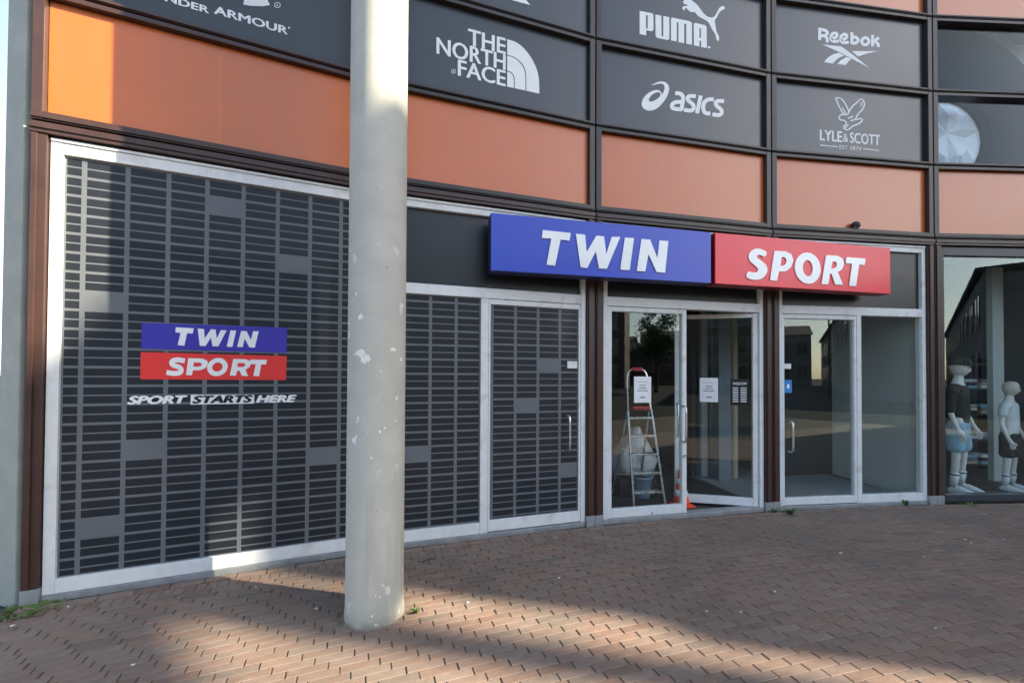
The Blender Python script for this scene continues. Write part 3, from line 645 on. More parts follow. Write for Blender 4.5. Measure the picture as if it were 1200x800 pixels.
# unseen rest of the curved building; tall stepped ends added to cut the sunlight
def wing(i0, i1, h, name, zl=-0.08):
    bm = bmesh.new(); n = int((i1-i0)*2)
    for k in range(n):
        a, b = A0+(i0+(i1-i0)*k/n)*DA, A0+(i0+(i1-i0)*(k+1)/n)*DA
        q = [(XC+rr*cos(t), YC+rr*sin(t)) for rr, t in ((RR, a), (RR, b), (RR+8, b), (RR+8, a))]
        lo = [bm.verts.new((*p, zl)) for p in q]; hi = [bm.verts.new((*p, h)) for p in q]
        bm.faces.new(lo[::-1]); bm.faces.new(hi)
        for j in range(4): bm.faces.new((lo[j], lo[(j+1) % 4], hi[(j+1) % 4], hi[j]))
    return link(name, done(bm), M['brick_far'], B)
wing(6.0, 8.0, 8.15, 'wing_wall'); wing(8.0, 14.24, 13.8, 'wing_blocker_low'); wing(8.0, 14.14, 14.7, 'wing_blocker_step', 13.81); wing(8.0, 14.0, 17.6, 'wing_blocker_mid', 14.71); wing(8.0, 14.17, 27.0, 'wing_blocker_top', 17.61)

# ================================================================== SIGN BOXES
Pb = BAY[1].pt(1.12, 0, 0.06); Pd = BAY[3].pt(1.70, 0, 0.06)
SGN = Frame(Pb[:2], (Pd-Pb)[:2]); SDEP = 0.16
print('sign h', [tuple(round(v, 3) for v in SGN.hit(x, y, SDEP)) for x, y in ((575, 255), (833, 278), (838, 279), (1043, 295.5), (575, 318), (833, 332), (838, 334), (1043, 346))])
def sign(x0, x1, m, side, label, conv, groups, names):
    a = SGN.hit(x0, 290, SDEP)[0]; b = SGN.hit(x1, 300, SDEP)[0]; h0, h1 = SH0, SH1
    e = empty('shop_sign', SGN.pt((a+b)/2, h0, 0), label, 'sign')
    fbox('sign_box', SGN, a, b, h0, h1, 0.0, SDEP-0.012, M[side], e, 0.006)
    fbox('sign_face', SGN, a+.003, b-.003, h0+.003, h1-.003, SDEP-.0115, SDEP, M[m], e, 0.003)
    bm = bmesh.new()
    for s in (a+.25, b-.25):
        bm_box(bm, (s-.02, h0+.1, -.35), (s+.02, h0+.16, -.002)); bm_box(bm, (s-.02, h1-.16, -.35), (s+.02, h1-.1, -.002))
    link('bracket', done(bm), M['frame_dark'], e, SGN.M)
    cv = crop(*conv, SGN, SDEP+.012)
    for g_, nme in zip(groups, names):
        shapes('letter', SGN, SDEP+.0015, cv, g_, M['letter'], e, depth=0.010)
SH0, SH1 = 2.585, 3.135
TW = [[[[(305, 118), (435, 132), (430, 168), (388, 163), (362, 285), (322, 280), (345, 158), (300, 155)]]],
      [[[(460, 135), (503, 140), (510, 222), (556, 144), (592, 148), (602, 232), (628, 150), (668, 150), (605, 300), (568, 298), (553, 218), (513, 296), (482, 292)]]],
      [[[(690, 153), (732, 156), (712, 306), (668, 303)]]], [[[(768, 160), (808, 163), (842, 250), (852, 167), (893, 170), (878, 318), (838, 315), (800, 230), (785, 312), (745, 310)]]]]
sign(575, 833.5, 'sign_blue', 'sign_blue_side', 'blue box sign with white slanted letters TWIN above the glass doors', (560, 240, 4.0), TW, 'TWIN')
SP = [[[smooth_closed([(378, 140), (350, 122), (310, 113), (275, 128), (257, 160), (265, 195), (295, 220), (318, 240), (322, 258), (305, 270), (280, 268), (255, 258), (240, 295), (270, 312), (310, 318), (350, 305), (378, 270), (378, 235), (358, 205), (325, 185), (310, 168), (318, 155), (340, 158), (362, 172)], 1)]],
      [[[(425, 130), (495, 134), (532, 152), (545, 190), (530, 235), (495, 262), (452, 262), (440, 322), (395, 318)], [(470, 170), (490, 171), (503, 188), (497, 214), (478, 226), (462, 225)]]],
      [[ell(637, 241, 82, 100, -0.06), ell(637, 241, 32, 52, -0.06)]],
      [[[(755, 158), (828, 162), (860, 180), (870, 215), (854, 250), (828, 265), (862, 348), (812, 345), (790, 278), (778, 276), (768, 344), (725, 342)], [(795, 198), (813, 199), (825, 213), (819, 235), (800, 243), (786, 242)]]],
      [[[(885, 170), (1006, 180), (1000, 220), (965, 218), (945, 356), (902, 353), (920, 213), (880, 210)]]]]
sign(838, 1043.5, 'sign_red', 'sign_red_side', 'red box sign with white slanted letters SPORT beside the blue one', (830, 270, 5.4545), SP, 'SPORT')

# ================================================================== COLUMN, PIER
bm = bmesh.new()
bm_lathe(bm, [(PR-.012, -.05), (PR+.004, 0.0), (PR+.006, .03), (PR+.001, .09), (PR, .4), (PR, 5.0), (PR, 9.0)], 64)
for q in bm.faces: q.smooth = True
me = done(bm); 
for q in me.polygons: q.use_smooth = len(q.vertices) == 4
col = link('concrete_column', me, M['concrete'], None, Matrix.Translation((POLE.x, POLE.y, 0)))
bm = bmesh.new(); rg = random.Random(8); n = 40; ri_ = [bm.verts.new(((PR+.002)*cos(2*pi*k/n), (PR+.002)*sin(2*pi*k/n), .010)) for k in range(n)]
ro_ = [bm.verts.new(((PR+.010+.02*rg.random()*(1.4 if sin(2*pi*k/n) < -.2 else .4))*cos(2*pi*k/n), (PR+.010+.018*rg.random())*sin(2*pi*k/n), .003)) for k in range(n)]
for k in range(n): bm.faces.new((ri_[k], ri_[(k+1) % n], ro_[(k+1) % n], ro_[k]))
link('mortar_collar', done(bm), mat('mortar', (0.17, 0.14, 0.11), 0.9, 0.3, 18, bump=0.3, bscale=90), col, Matrix.Translation((POLE.x, POLE.y, 0)))
tag(col, 'round pale concrete column with flaking paint standing on the brick paving', 'column')
PF = Frame((-3.405, 2.86), (0.955, -0.297)); bm = bmesh.new()
bm_box(bm, (-0.215, -0.02, -0.60), (0.0, 9.0, 0.0), 0.008)
pier = link('concrete_pier', done(bm), M['pier'], None, PF.M)
tag(pier, 'square grey green concrete pier at the end of the shop front', 'pier')
# ================================================================== SMALL THINGS AT THE DOORS
def notice(fr, x0, y0, x1, y1, d, label):
    a = fr.hit(x0, y0, d); b = fr.hit(x1, y1, d); s0, s1, h0, h1 = a[0], b[0], b[1], a[1]
    o = fbox('paper_notice', fr, s0, s1, h0, h1, d, d+.0012, M['paper'], None, 0)
    tag(o, label, 'notice', 'paper notices on the double door')
    bm = bmesh.new(); w, h = s1-s0, h1-h0
    for v, q0, q1, t in ((.80, .2, .8, .012), (.66, .32, .68, .03), (.56, .28, .72, .03), (.46, .2, .8, .03), (.20, .36, .64, .045)):
        bm_box(bm, (s0+w*q0, h0+h*v-h*t/2, d+.0016), (s0+w*q1, h0+h*v+h*t/2, d+.0019))
    tag(link('print', done(bm), M['ink'], o, fr.M), kind='stuff')
notice(BAY[2], 743, 441, 763, 471.5, -0.014, 'white paper notice taped to the shut glass door leaf')
notice(FRD, 820, 442.5, 841.5, 471, 0.004, 'white paper notice taped to the door leaf that stands open')
a = FRD.hit(856, 444, .004); b = FRD.hit(877.5, 475, .004)
o = fbox('hours_board', FRD, a[0], b[0], b[1], a[1], .004, .006, M['black_panel'], None, 0)
tag(o, 'black opening hours board with white print on the open door leaf', 'board')
w_, h_ = b[0]-a[0], a[1]-b[1]
link('heading', text_mesh('WELKOM', a[0]+.12*w_, a[0]+.88*w_, b[1]+.78*h_, b[1]+.88*h_, bold=.02), M['white'], o, FRD.M @ Matrix.Translation((0, 0, .0075)))
bm = bmesh.new()
for k in range(7):
    v = .66-.085*k; bm_box(bm, (a[0]+.12*w_, b[1]+h_*v-.006, .0072), (a[0]+.42*w_, b[1]+h_*v+.006, .0077)); bm_box(bm, (a[0]+.55*w_, b[1]+h_*v-.006, .0072), (a[0]+.88*w_, b[1]+h_*v+.006, .0077))
tag(link('print_lines', done(bm), M['white'], o, FRD.M), kind='stuff')
# step ladder behind the shut leaf
def at_depth(x, y, dep): r_ = ray(x, y); return Vector((0, 0, CAMH))+r_*(dep/r_.y)
lb = at_depth(757, 590, 4.98); lb.z = 0.02
lad = empty('step_ladder', lb, 'aluminium step ladder with red caps behind the shut glass door', 'ladder', rz=radians(10))
LM = lad.matrix_world
def lpart(name, fn, m):
    bm = bmesh.new(); fn(bm); return link(name, done(bm), M[m], lad, LM)
for sx in (-1, 1):
    lpart('front_rail', lambda bm: bm_tube(bm, [(sx*.20, -.10, .0), (sx*.155, .16, 1.16)], .016, 8), 'steel')
    lpart('rear_leg', lambda bm: bm_tube(bm, [(sx*.19, .55, .0), (sx*.145, .20, 1.14)], .014, 8), 'steel')
    for yy, z in ((-.10, .02), (.55, .02)): lpart('foot', lambda bm: bm_box(bm, (sx*.197-.022, yy-.025, 0), (sx*.197+.022, yy+.025, .045), .005), 'black_plastic')
lpart('hand_loop', lambda bm: bm_tube(bm, smooth3([(-.15, .17, 1.16), (-.14, .22, 1.55), (-.10, .24, 1.66), (.10, .24, 1.66), (.14, .22, 1.55), (.15, .17, 1.16)], 2), .013, 8), 'steel')
lpart('top_cap', lambda bm: bm_box(bm, (-.07, .215, 1.64), (.07, .265, 1.685), .008), 'red_plastic')
lpart('top_cap', lambda bm: bm_box(bm, (-.11, .10, 1.165), (.11, .15, 1.205), .008), 'red_plastic')
lpart('tray', lambda bm: bm_box(bm, (-.15, .16, 1.14), (.15, .42, 1.17), .005), 'black_plastic')
for k in range(5):
    z = .2+.215*k; t = z/1.16; w = .20-.045*t-.012; y = -.10+.26*t
    lpart('step', lambda bm: bm_box(bm, (-w, y-.01, z-.012), (w, y+(.24 if k == 4 else .085), z+.012), .004), 'steel')
for z in (.3, .65): t = z/1.14; lpart('rear_bar', lambda bm: bm_tube(bm, [(-.19+.045*t, .55-.35*t, z), (.19-.045*t, .55-.35*t, z)], .008, 6), 'steel')
# bucket, bag, cone
p = at_depth(752, 590, 5.45); bm = bmesh.new()
bm_lathe(bm, [(.10, .022), (.105, .03), (.135, .27), (.145, .275), (.145, .295), (.133, .295), (.128, .28), (.10, .05)], 28)
bk = link('bucket', done(bm, smooth=True), M['bucket'], None, Matrix.Translation((p.x, p.y, 0))); tag(bk, 'pale blue plastic bucket on the shop floor under the white bag', 'bucket')
bm = bmesh.new(); bm_tube(bm, [(.14*cos(t), .02*sin(t), .285-.16*sin(t)*.9) for t in [pi*k/10 for k in range(11)]], .004, 6); hb = link('bucket_handle', done(bm), M['steel'], bk, Matrix.Translation((p.x, p.y-.12, 0)))
bm = bmesh.new(); bmesh.ops.create_icosphere(bm, subdivisions=4, radius=1)
rg = random.Random(5); cr = [(Vector((rg.gauss(0, 1), rg.gauss(0, 1), rg.gauss(0, 1))).normalized(), rg.uniform(.06, .16)) for _ in range(60)]
for v in bm.verts:
    n = v.co.normalized(); f = 1+sum(a_*max(0, n.dot(d_)-.75)*2-a_*.5*max(0, .12-abs(n.dot(d_)))*4 for d_, a_ in cr)
    z = n.z*f; taper = 1-.42*max(0, z)
    v.co = Vector((n.x*f*.27*taper+.05*z, n.y*f*.18*taper, max(z, -.8)*.33+.264))
pb = at_depth(741, 575, 5.62)
bg = link('plastic_bag', done(bm, smooth=True), M['bag'], None, Matrix.Translation((pb.x, pb.y, .02))); tag(bg, 'crumpled white plastic bag inside the shop behind the ladder', 'bag')
# box that carries the bag
bm = bmesh.new(); bm_box(bm, (-.22, -.2, 0), (.22, .2, .24), .01); 
for k in range(4): bm_box(bm, (-.222, -.14+.075*k, .03), (.222, -.10+.075*k, .2), .003)
cb = link('storage_crate', done(bm), M['black_plastic'], None, Matrix.Translation((pb.x, pb.y, .021))); tag(cb, 'dark ribbed crate under the white plastic bag', 'crate')
bg.location.z = .263-.004
p = at_depth(798, 597, 5.08)
cn = empty('traffic_cone', (p.x, p.y, .02), 'orange traffic cone with white bands in the open doorway', 'cone', rz=radians(12)); CM = cn.matrix_world @ Matrix.Scale(.88, 4)
bm = bmesh.new(); bm_box(bm, (-.135, -.135, 0), (.135, .135, .032), .012); link('base', done(bm), M['cone'], cn, CM)
bm = bmesh.new(); bm_lathe(bm, [(.118, .036), (.105, .07), (.028, .50), (.02, .51), (.012, .51), (.012, .50)], 28); link('cone_body', done(bm, smooth=True), M['cone'], cn, CM)
for z0, z1 in ((.14, .23), (.31, .38)):
    rr = lambda z: .105-(z-.07)*(.077/.43)+.0015
    bm = bmesh.new(); bm_lathe(bm, [(rr(z0), z0), (rr(z1), z1)], 28); link('reflective_band', done(bm, smooth=True), M['white'], cn, CM)
# small camera at the foot of an orange panel
a = BAY[3].hit(1003, 264, .04)
bm = bmesh.new(); bm_lathe(bm, [(.02, 0), (.045, .01), (.05, .03), (.046, .055), (.03, .075), (.01, .082)], 20)
sc_ = empty('security_camera', BAY[3].pt(a[0], 3.431, .035), 'small black dome camera on the ledge under an orange panel', 'camera'); link('dome', done(bm, smooth=True), M['black_plastic'], sc_, sc_.matrix_world)
bm = bmesh.new(); bm_box(bm, (-.035, -.03, .0), (.035, .06, .012), .003); link('mount', done(bm), M['zinc'], sc_, sc_.matrix_world)

# ================================================================== MANNEQUINS
def skin(verts, edges, radii, sub=2):
    me = D.meshes.new('sk'); me.from_pydata(verts, edges, []); ob = D.objects.new('sk', me); COL.objects.link(ob)
    ob.modifiers.new('s', 'SKIN')
    for k, (d_, r_) in enumerate(zip(me.skin_vertices[0].data, radii)):
        d_.radius = r_ if isinstance(r_, tuple) else (r_, r_); d_.use_root = (k == 0)
    m_ = ob.modifiers.new('u', 'SUBSURF'); m_.levels = sub; m_.render_levels = sub
    out = D.meshes.new_from_object(ob.evaluated_get(bpy.context.evaluated_depsgraph_get())); D.objects.remove(ob); D.meshes.remove(me)
    for p_ in out.polygons: p_.use_smooth = True
    return out
def mannequin(loc, rz, H, label, shirt, short, cap, headmat, group, sleeve_long):
    e = empty('mannequin', loc, label, 'mannequin', rz=rz); k = H/1.80; X = e.matrix_world @ Matrix.Scale(k, 4)
    def chain(pts): return [tuple(p) for p in pts]
    V = [(0, 0, .98), (0, -.01, 1.14), (0, 0, 1.34), (0, .01, 1.46), (0, .0, 1.55), (0, -.02, 1.64), (0, -.015, 1.74)]
    Rr = [(.118, .088), (.105, .08), (.125, .088), (.055, .05), (.045, .048), (.045, .055), (.05, .06)]
    E_ = [(0, 1), (1, 2), (2, 3), (3, 4), (4, 5), (5, 6)]
    for s in (-1, 1):
        b = len(V)
        V += [(s*.105, 0, .90), (s*.125, -.01, .52), (s*.13, .02, .10), (s*.14, -.08, .035), (s*.15, -.17, .022)]
        Rr += [.080, .050, .034, (.04, .03), (.032, .018)]
        E_ += [(0, b), (b, b+1), (b+1, b+2), (b+2, b+3), (b+3, b+4)]
        b = len(V)
        V += [(s*.180, .0, 1.395), (s*.262, .01, 1.12), (s*.30, -.07, .90), (s*.305, -.11, .82)]
        Rr += [.046, .034, .025, (.030, .016)]
        E_ += [(3, b), (b, b+1), (b+1, b+2), (b+2, b+3)]
        h0 = b+3
        for q, (fx, ln) in enumerate(((-.026, .060), (-.009, .072), (.009, .068), (.025, .054))):
            b = len(V); V += [(s*.305+fx*.3, -.12+fx, .785), (s*.303+fx*.3, -.125+fx, .785-ln*.6), (s*.298, -.118+fx, .785-ln)]; Rr += [.0095, .009, .007]; E_ += [(h0, b), (b, b+1), (b+1, b+2)]
        b = len(V); V += [(s*.285, -.145, .82), (s*.278, -.165, .785)]; Rr += [.011, .009]; E_ += [(h0, b), (b, b+1)]
    body = link('body', skin(V, E_, Rr, 2), M['mannequin'], e, X)
    # face relief
    bm = bmesh.new()
    bm_lathe(bm, [(.01, 1.575), (.05, 1.60), (.078, 1.66), (.086, 1.72), (.078, 1.775), (.05, 1.81), (.01, 1.822)], 20)
    for v in bm.verts:
        v.co.y = v.co.y*1.18-.02
        if v.co.y < -.07 and abs(v.co.x) < .03 and 1.64 < v.co.z < 1.70: v.co.y -= .018
        if v.co.y < -.07 and abs(v.co.x) > .02 and 1.70 < v.co.z < 1.74: v.co.y += .010
    link('head', done(bm, smooth=True), M[headmat], e, X)
    # shirt
    V = [(0, 0, .86), (0, -.01, 1.10), (0, 0, 1.34), (0, .01, 1.455)]; Rr = [(.160, .122), (.145, .112), (.165, .118), (.085, .07)]; E_ = [(0, 1), (1, 2), (2, 3)]
    for s in (-1, 1):
        b = len(V); V += [(s*.19, 0, 1.40), (s*.245, .008, 1.22)]+([(s*.272, .0, 1.08)] if sleeve_long else []); Rr += [.066, .060]+([.054] if sleeve_long else [])
        E_ += [(3, b), (b, b+1)]+([(b+1, b+2)] if sleeve_long else [])
    link('shirt', skin(V, E_, Rr, 2), M[shirt], e, X)
    V = [(0, 0, 1.04), (0, 0, .90)]; Rr = [(.150, .112), (.158, .122)]; E_ = [(0, 1)]
    for s in (-1, 1):
        b = len(V); V += [(s*.10, 0, .80), (s*.125, -.01, .53)]; Rr += [.100, .108]; E_ += [(1, b), (b, b+1)]
    link('shorts', skin(V, E_, Rr, 2), M[short], e, X)
    for s in (-1, 1):
        bm = bmesh.new(); bm_tube(bm, [(s*.1275, .0, .28), (s*.13, .02, .10)], [.047, .041], 14); link('sock', done(bm, smooth=True), M['cloth_white'], e, X)
        bm = bmesh.new(); bm_tube(bm, [(s*.1278, .004, .262), (s*.1280, .005, .245)], [.0485, .0480], 14); link('sock_stripe', done(bm), M['navy'], e, X)
        bm = bmesh.new(); bmesh.ops.create_icosphere(bm, subdivisions=3, radius=1)
        for v in bm.verts:
            c = v.co; w_ = .047+.008*max(0, -c.y); c.x = c.x*w_*(1.0 if c.y < .2 else .85); hgt = .07 if c.y > 0 else .07-.035*min(1, -c.y*1.2)
            v.co = Vector((s*.14+c.x-s*.0*c.y, c.y*.145-.06, max(c.z, -.45)*hgt+.034))
        link('shoe', done(bm, smooth=True), M['cloth_white'], e, X)
    if cap:
        bm = bmesh.new(); bm_lathe(bm, [(.098, 1.735), (.100, 1.76), (.09, 1.81), (.06, 1.84), (.01, 1.85)], 24)
        for v in bm.verts: v.co.y = v.co.y*1.14-.02
        cp = link('cap', done(bm, smooth=True), M['cloth_black'], e, X)
        bm = bmesh.new(); vs = []
        for zz in (1.742, 1.736): vs.append([bm.verts.new((.088*sin(t), -.02-.10*cos(t)-.085*cos(t)**2, zz-.012*cos(t))) for t in [-pi*.42+pi*.84*q/10 for q in range(11)]])
        bm.faces.new(vs[0]); bm.faces.new(vs[1][::-1])
        for q in range(10): bm.faces.new((vs[0][q], vs[0][q+1], vs[1][q+1], vs[1][q]))
        bm.faces.new((vs[0][10], vs[0][0], vs[1][0], vs[1][10])); link('visor', done(bm), M['cloth_black'], cp, X)
    return e
m1 = mannequin((6.13, 5.70, .032), radians(28), 1.80, 'tall mannequin in black cap, dark top and light blue shorts in the display window', 'cloth_olive', 'cloth_blue', True, 'mannequin', None, True)
m2 = mannequin((6.95, 5.80, .032), radians(24), 1.50, 'small mannequin in white T-shirt and black shorts in the display window', 'cloth_white', 'cloth_black', False, 'mannequin_tan', None, False)
# shelf with folded clothes behind the mannequins
sp_ = at_depth(1150, 460, 6.9)
sh_ = empty('clothes_shelf', (sp_.x+.05, 6.9, .03), 'dark shelf unit with folded clothes behind the tall mannequin', 'shelf')
bm = bmesh.new(); bm_box(bm, (-.4, 0, 0), (-.37, .35, 1.9), .003); bm_box(bm, (.27, 0, 0), (.3, .35, 1.9), .003)
link('side_panel', done(bm), M['black_plastic'], sh_, sh_.matrix_world)
for k in range(5):
    z = .1+.42*k; bm = bmesh.new(); bm_box(bm, (-.369, 0, z), (.269, .35, z+.025), .003); link('shelf_board', done(bm), M['bark'], sh_, sh_.matrix_world)
cols = ['wall_beige', 'cloth_blue', 'cloth_white', 'grey_render', 'cloth_olive']
kk = 0
for k in range(4):
    for x in (-.2, .1):
        for q in range(3):
            z = .1+.42*k+.027+q*.052; bm = bmesh.new(); bm_box(bm, (x-.12, .03, z), (x+.12, .3, z+.05), .018)
            o = link('folded_shirt', done(bm), M[cols[(kk*2+q) % 5]], None, sh_.matrix_world); kk += 1
            tag(o, 'folded garment stacked on the dark shelf behind the tall mannequin', 'clothing', 'folded clothes on the shelf')
# painted stand-in for the arch and sky reflected in the upper windows
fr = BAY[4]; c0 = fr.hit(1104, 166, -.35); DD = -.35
rd = empty('painted_reflection', fr.pt(c0[0], c0[1], DD), 'painted stand-in for a round arch and sky reflection in the upper windows', 'reflection')
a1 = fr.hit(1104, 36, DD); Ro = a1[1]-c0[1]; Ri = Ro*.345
def ring_mesh(ro, ri, z0, z1, n=64):
    bm = bmesh.new(); rs = [[bm.verts.new((c0[0]+r_*cos(2*pi*k/n), c0[1]+r_*sin(2*pi*k/n), z)) for k in range(n)] for r_, z in ((ro, z1), (ri, z1), (ri, z0), (ro, z0))]
    for a_ in range(4):
        for k in range(n): bm.faces.new((rs[a_][k], rs[a_][(k+1) % n], rs[(a_+1) % 4][(k+1) % n], rs[(a_+1) % 4][k]))
    return done(bm)
link('reflection_ring', ring_mesh(Ro, Ri, DD, DD+.06), M['navy'], rd, fr.M)
link('reflection_inner_ring', ring_mesh(Ro*.56, Ri*1.18, DD+.061, DD+.07), M['navy'], rd, fr.M)
link('reflection_rim', ring_mesh(Ro*1.09, Ro*1.003, DD, DD+.05), M['wall_blue'], rd, fr.M)
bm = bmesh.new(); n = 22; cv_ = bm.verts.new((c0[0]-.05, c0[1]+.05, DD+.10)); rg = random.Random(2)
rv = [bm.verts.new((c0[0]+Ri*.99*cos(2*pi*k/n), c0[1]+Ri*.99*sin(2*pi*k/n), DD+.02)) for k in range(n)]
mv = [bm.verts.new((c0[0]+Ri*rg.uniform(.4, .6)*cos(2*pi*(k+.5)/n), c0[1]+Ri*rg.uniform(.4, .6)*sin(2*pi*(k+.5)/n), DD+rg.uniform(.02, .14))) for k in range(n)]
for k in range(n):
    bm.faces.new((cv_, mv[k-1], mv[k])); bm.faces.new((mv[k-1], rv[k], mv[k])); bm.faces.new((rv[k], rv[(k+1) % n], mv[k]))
link('reflection_centre', done(bm), M['facet'], rd, fr.M)
fbox('reflection_sky', fr, -.05, BW-.1, 4.2, 6.22, DD-.04, DD-.004, M['sky_reflection'], rd, 0)

# ================================================================== WEEDS AND LITTER
def weed(loc, n, h, spread, lw, m, label, flat=False, seed=1):
    rg = random.Random(seed); bm = bmesh.new()
    for k in range(n):
        a_ = rg.uniform(0, 2*pi); l = h*rg.uniform(.5, 1); sp = spread*rg.uniform(.3, 1); w = lw*rg.uniform(.6, 1.2)
        d_ = Vector((cos(a_), sin(a_), 0)); sd = Vector((-sin(a_), cos(a_), 0)); o_ = d_*rg.uniform(0, .02)+sd*rg.uniform(-.03, .03)*(3 if flat else .4)
        pts = []
        for q in range(6):
            t = q/5; p_ = o_+d_*sp*t+Vector((0, 0, l*(t-.55*t*t*(1.3 if flat else .7))))
            p_.z = max(p_.z, .004*q); ww = w*sin(pi*min(.97, .12+t*.86))
            pts.append((bm.verts.new(p_-sd*ww), bm.verts.new(p_+sd*ww+Vector((0, 0, ww*.4)))))
        for q in range(5): bm.faces.new((pts[q][0], pts[q][1], pts[q+1][1], pts[q+1][0]))
    o = empty('weed', loc, label, 'weed'); link('leaves', done(bm), M[m], o, o.matrix_world)
    bm = bmesh.new(); bm_tube(bm, [(0, 0, -.02), (.003, .002, h*.45)], [.004, .002], 6); link('stem', done(bm), M['dead'], o, o.matrix_world); return o
weed(gnd(24, 717), 110, .07, .16, .0045, 'grass', 'sprawling tuft of grass at the foot of the concrete pier', True, 1)
weed(gnd(54, 713), 40, .045, .13, .0045, 'grass', 'small grass tuft below the lower left window frame', True, 2)
weed(gnd(487, 717), 16, .045, .03, .008, 'leaf', 'small green weed in the paving beside the concrete column', False, 3)
weed(gnd(634, 627), 10, .045, .03, .006, 'leaf', 'tiny green weed below the door with printed film', False, 4)
weed(gnd(906, 601), 20, .08, .05, .010, 'leaf', 'green weed at the foot of the post between the door bays', False, 5)
weed(gnd(926, 602), 24, .11, .08, .012, 'leaf', 'leafy green weed below the glass door with the blue sticker', False, 6)
weed(gnd(1061, 592), 20, .14, .06, .010, 'leaf', 'upright weed below the fixed pane right of the sticker door', False, 7)
weed(gnd(1130, 591), 30, .09, .13, .010, 'leaf', 'spreading dark weed below the mannequin window', True, 8)
rg = random.Random(11)
for (x, y, s) in ((1138, 636, .011), (1131, 632, .012), (1083, 652, .008), (1176, 632, .010), (908, 693, .011), (868, 717, .008), (828, 716, .009), (1096, 736, .008), (985, 648, .014), (655, 677, .012), (548, 706, .010), (371, 713, .012), (15, 733, .014), (80, 711, .010), (156, 779, .010), (300, 688, .008)):
    p = gnd(x, y); bm = bmesh.new(); n = 7
    lo = [bm.verts.new((s*rg.uniform(.6, 1.3)*cos(2*pi*k/n), s*rg.uniform(.5, 1.0)*sin(2*pi*k/n), .0015)) for k in range(n)]
    hi = [bm.verts.new((v.co.x*.8, v.co.y*.8, .004+.003*rg.random())) for v in lo]
    bm.faces.new(lo[::-1]); bm.faces.new(hi)
    for k in range(n): bm.faces.new((lo[k], lo[(k+1) % n], hi[(k+1) % n], hi[k]))
    o = link('litter_scrap', done(bm), M['scrap'], None, Matrix.Translation((p.x, p.y, .0015)))
    tag(o, 'tiny pale scrap of litter lying on the brick paving', 'litter', 'pale scraps on the paving')
p = gnd(497, 659); q = gnd(508, 655); bm = bmesh.new()
bm_tube(bm, [(p.x-.02, p.y, .006), ((p.x+q.x)/2, (p.y+q.y)/2+.02, .012), (q.x+.03, q.y, .006)], [.006, .005, .002], 6); bm_tube(bm, [((p.x+q.x)/2, (p.y+q.y)/2+.02, .012), ((p.x+q.x)/2+.01, p.y-.03, .006)], [.004, .002], 6)
tag(link('twig', done(bm), M['dead']), 'dark forked twig on the paving near the film covered window', 'twig')

# ================================================================== THE OTHER SIDE OF THE SQUARE (seen in the glass)
def house(name, P, Q, depth, h, m, label, cols_, rows_, wz=(0.9, 1.5), wfrac=.5, roof='roof'):
    fr = Frame(P, (Q[0]-P[0], Q[1]-P[1])); L_ = sqrt((Q[0]-P[0])**2+(Q[1]-P[1])**2)
    e = empty(name, fr.pt(L_/2, 0, 0), label, 'building')
    fbox('wall', fr, 0, L_, -.08, h, -depth, 0, M[m], e, 0)
    if h < 12 and L_ < 30:       # pitched roof
        bm = bmesh.new(); a_ = [bm.verts.new(p) for p in ((-.3, h, .4), (L_+.3, h, .4), (L_+.3, h, -depth-.4), (-.3, h, -depth-.4), (-.3, h+2.2, -depth/2), (L_+.3, h+2.2, -depth/2))]
        for q in ((0, 1, 5, 4), (2, 3, 4, 5), (0, 4, 3), (1, 2, 5), (0, 3, 2, 1)): bm.faces.new([a_[k] for k in q])
        rf = link('roof', done(bm), M[roof], e, fr.M); fbox('chimney', fr, L_*.3, L_*.3+.6, h+1, h+3.1, -depth/2-.3, -depth/2+.3, M['brick_far'], rf, .02)
    else: fbox('roof', fr, -.3, L_+.3, h, h+.35, -depth-.3, .3, M[roof], e, 0.02)
    cw = L_/cols_; rh = (h-.6)/rows_
    bmw = bmesh.new(); bm_box(bmw, (-cw*wfrac/2, 0, .02), (cw*wfrac/2, rh*.55, .06)); wme = done(bmw); wme.materials.append(M['far_glass'])
    bmf = bmesh.new()
    for q in ((-cw*wfrac/2-.08, -.08, cw*wfrac/2+.08, 0), (-cw*wfrac/2-.08, rh*.55, cw*wfrac/2+.08, rh*.55+.08), (-.03, 0, .03, rh*.55)): bm_box(bmf, (q[0], q[1], .01), (q[2], q[3], .10))
    fme = done(bmf); fme.materials.append(M['pale_render'])
    for c in range(cols_):
        for r_ in range(rows_):
            X = fr.M @ Matrix.Translation(((c+.5)*cw, .45+r_*rh+rh*.2, 0))
            wo = link('window', wme, None, e, X); link('window_frame', fme, None, wo, X)
    return e
# street side faces look back at the shop: P->Q runs so that n points to it
house('apartment_block', (34.5, -34), (20, -48.5), 10, 17, 'brick_far', 'tall dark apartment block across the square mirrored in the double door', 6, 5)
house('terraced_house', (62, -62), (50, -72), 10, 8.5, 'brick_far', 'dark two storey house across the square beside the tall block', 5, 2)
house('terraced_house', (73, -51), (62.5, -61), 10, 9.5, 'grey_render', 'grey two storey house at the end of the street', 5, 2)
house('long_building', (30.5, -12.8), (76, -51.5), 10, 8.0, 'grey_render', 'long grey low building along the street mirrored in the display window', 12, 2)
house('apartment_block', (16, -42), (-16, -42), 10, 13, 'brick_far', 'wide brick apartment block straight across from the shop', 9, 4)
lp = Vector((33.5, -17.5, 0)); sl_ = empty('street_lamp', lp, 'slim dark street lamp across the square mirrored in the display window', 'street lamp')
bm = bmesh.new(); bm_tube(bm, [(0, 0, -.08), (0, 0, 1), (0, 0, 8.3)], [.11, .09, .05], 12); link('mast', done(bm), M['frame_dark'], sl_, sl_.matrix_world)
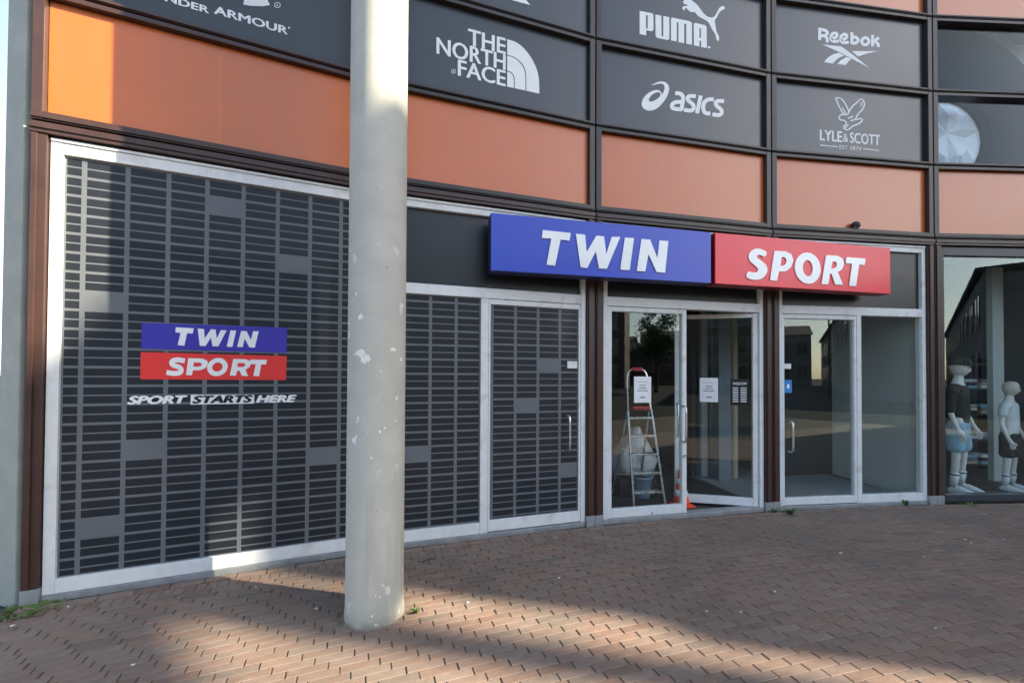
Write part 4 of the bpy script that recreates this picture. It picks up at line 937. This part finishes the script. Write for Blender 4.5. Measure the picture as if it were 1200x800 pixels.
bm = bmesh.new(); bm_tube(bm, [(0, 0, 7.8), (-1.4, .9, 7.9)], .035, 8); link('arm', done(bm), M['frame_dark'], sl_, sl_.matrix_world)
bm = bmesh.new(); bm_box(bm, (-1.9, .75, 7.85), (-1.3, 1.05, 7.98), .03); link('lamp_head', done(bm), M['frame_dark'], sl_, sl_.matrix_world)
tr = empty('street_tree', (29.5, -23.5, 0), 'round leafy tree across the square mirrored in the double door', 'tree')
house('terraced_house', (49, -73), (38, -82), 10, 8.0, 'grey_render', 'grey two storey house beyond the tall block', 4, 2)
house('terraced_house', (58, -47), (48, -57), 9, 6.0, 'brick_far', 'low dark brick house standing before the grey end house', 5, 2)
house('terraced_house', (47, -58), (38, -66), 9, 6.6, 'brick_far', 'dark brick house with four window bays beside the low one', 4, 2)
bm = bmesh.new(); bm_tube(bm, [(0, 0, -.08), (.1, 0, 1.6), (0, .1, 3.4), (.1, .1, 5.5)], [.22, .17, .13, .05], 10)
for k in range(6): a_ = k*1.05; bm_tube(bm, [(0, .05, 2.4+.3*k), (1.4*cos(a_), 1.4*sin(a_), 4.2+.35*k)], [.08, .02], 6)
link('trunk', done(bm), M['bark'], tr, tr.matrix_world)
bm = bmesh.new(); rg = random.Random(4); cl = [(Vector((rg.gauss(0, 1.2), rg.gauss(0, 1.2), 5.2+rg.gauss(0, 1.1))), rg.uniform(.6, 1.1)) for _ in range(26)]
for k in range(4500):
    c, r_ = rg.choice(cl); p = c+Vector((rg.gauss(0, 1), rg.gauss(0, 1), rg.gauss(0, 1))).normalized()*r_*rg.random()**.4
    u = Vector((rg.gauss(0, 1), rg.gauss(0, 1), rg.gauss(0, 1))).normalized(); v = u.orthogonal().normalized(); s = rg.uniform(.08, .15)
    bm.faces.new([bm.verts.new(p+u*s), bm.verts.new(p+v*s*.6), bm.verts.new(p-u*s), bm.verts.new(p-v*s*.6)])
link('crown', done(bm), M['tree_leaf'], tr, tr.matrix_world)
# added unseen slab, post and head, placed and shaped to cut the sun patches
dh = Vector((cos(SUN_AZ), -sin(SUN_AZ), 0)); ph = Vector((sin(SUN_AZ), cos(SUN_AZ), 0)); TE = math.tan(SUN_EL)
def sunpt(a_, s, b): p_ = dh*s+ph*a_; p_.z = b+s*TE; return p_
br = empty('sun_blocker', sunpt(2.3, 25, 0).xy.to_3d(), 'added unseen slab high above the square that cuts the sunlight', 'blocker')
s0_ = 25.5; zb = 2.56+s0_*TE; zt = 3.85+s0_*TE
pa = dh*s0_+ph*2.62; dv = (ph*-1+dh*1.8).normalized()
FB = Frame(pa[:2], dv[:2])
fbox('blocker_base', FB, -.5, 16, zb, zb+.4, -.5, .5, M['grey_render'], br, .02)
fbox('side_wall', FB, -.5, 16, zb+.401, zt-.3, -.48, .48, M['grey_render'], br, .02)  # body of the added blocker between its base and top
fbox('blocker_top', FB, -.5, 16, zt-.299, zt, -.5, .5, M['roof'], br, .02)
lg = dh*26.2+ph*2.37
bm = bmesh.new(); bm_tube(bm, [(lg.x, lg.y, -.085), (lg.x, lg.y, zb)], .155, 20); link('blocker_post', done(bm), M['grey_render'], br)
LH = Frame((dh*25.9+ph*2.20)[:2], ph[:2]); fbox('blocker_head', LH, 0, .54, .88+26*TE, zb-.002, -.3, .3, M['grey_render'], br, .01)
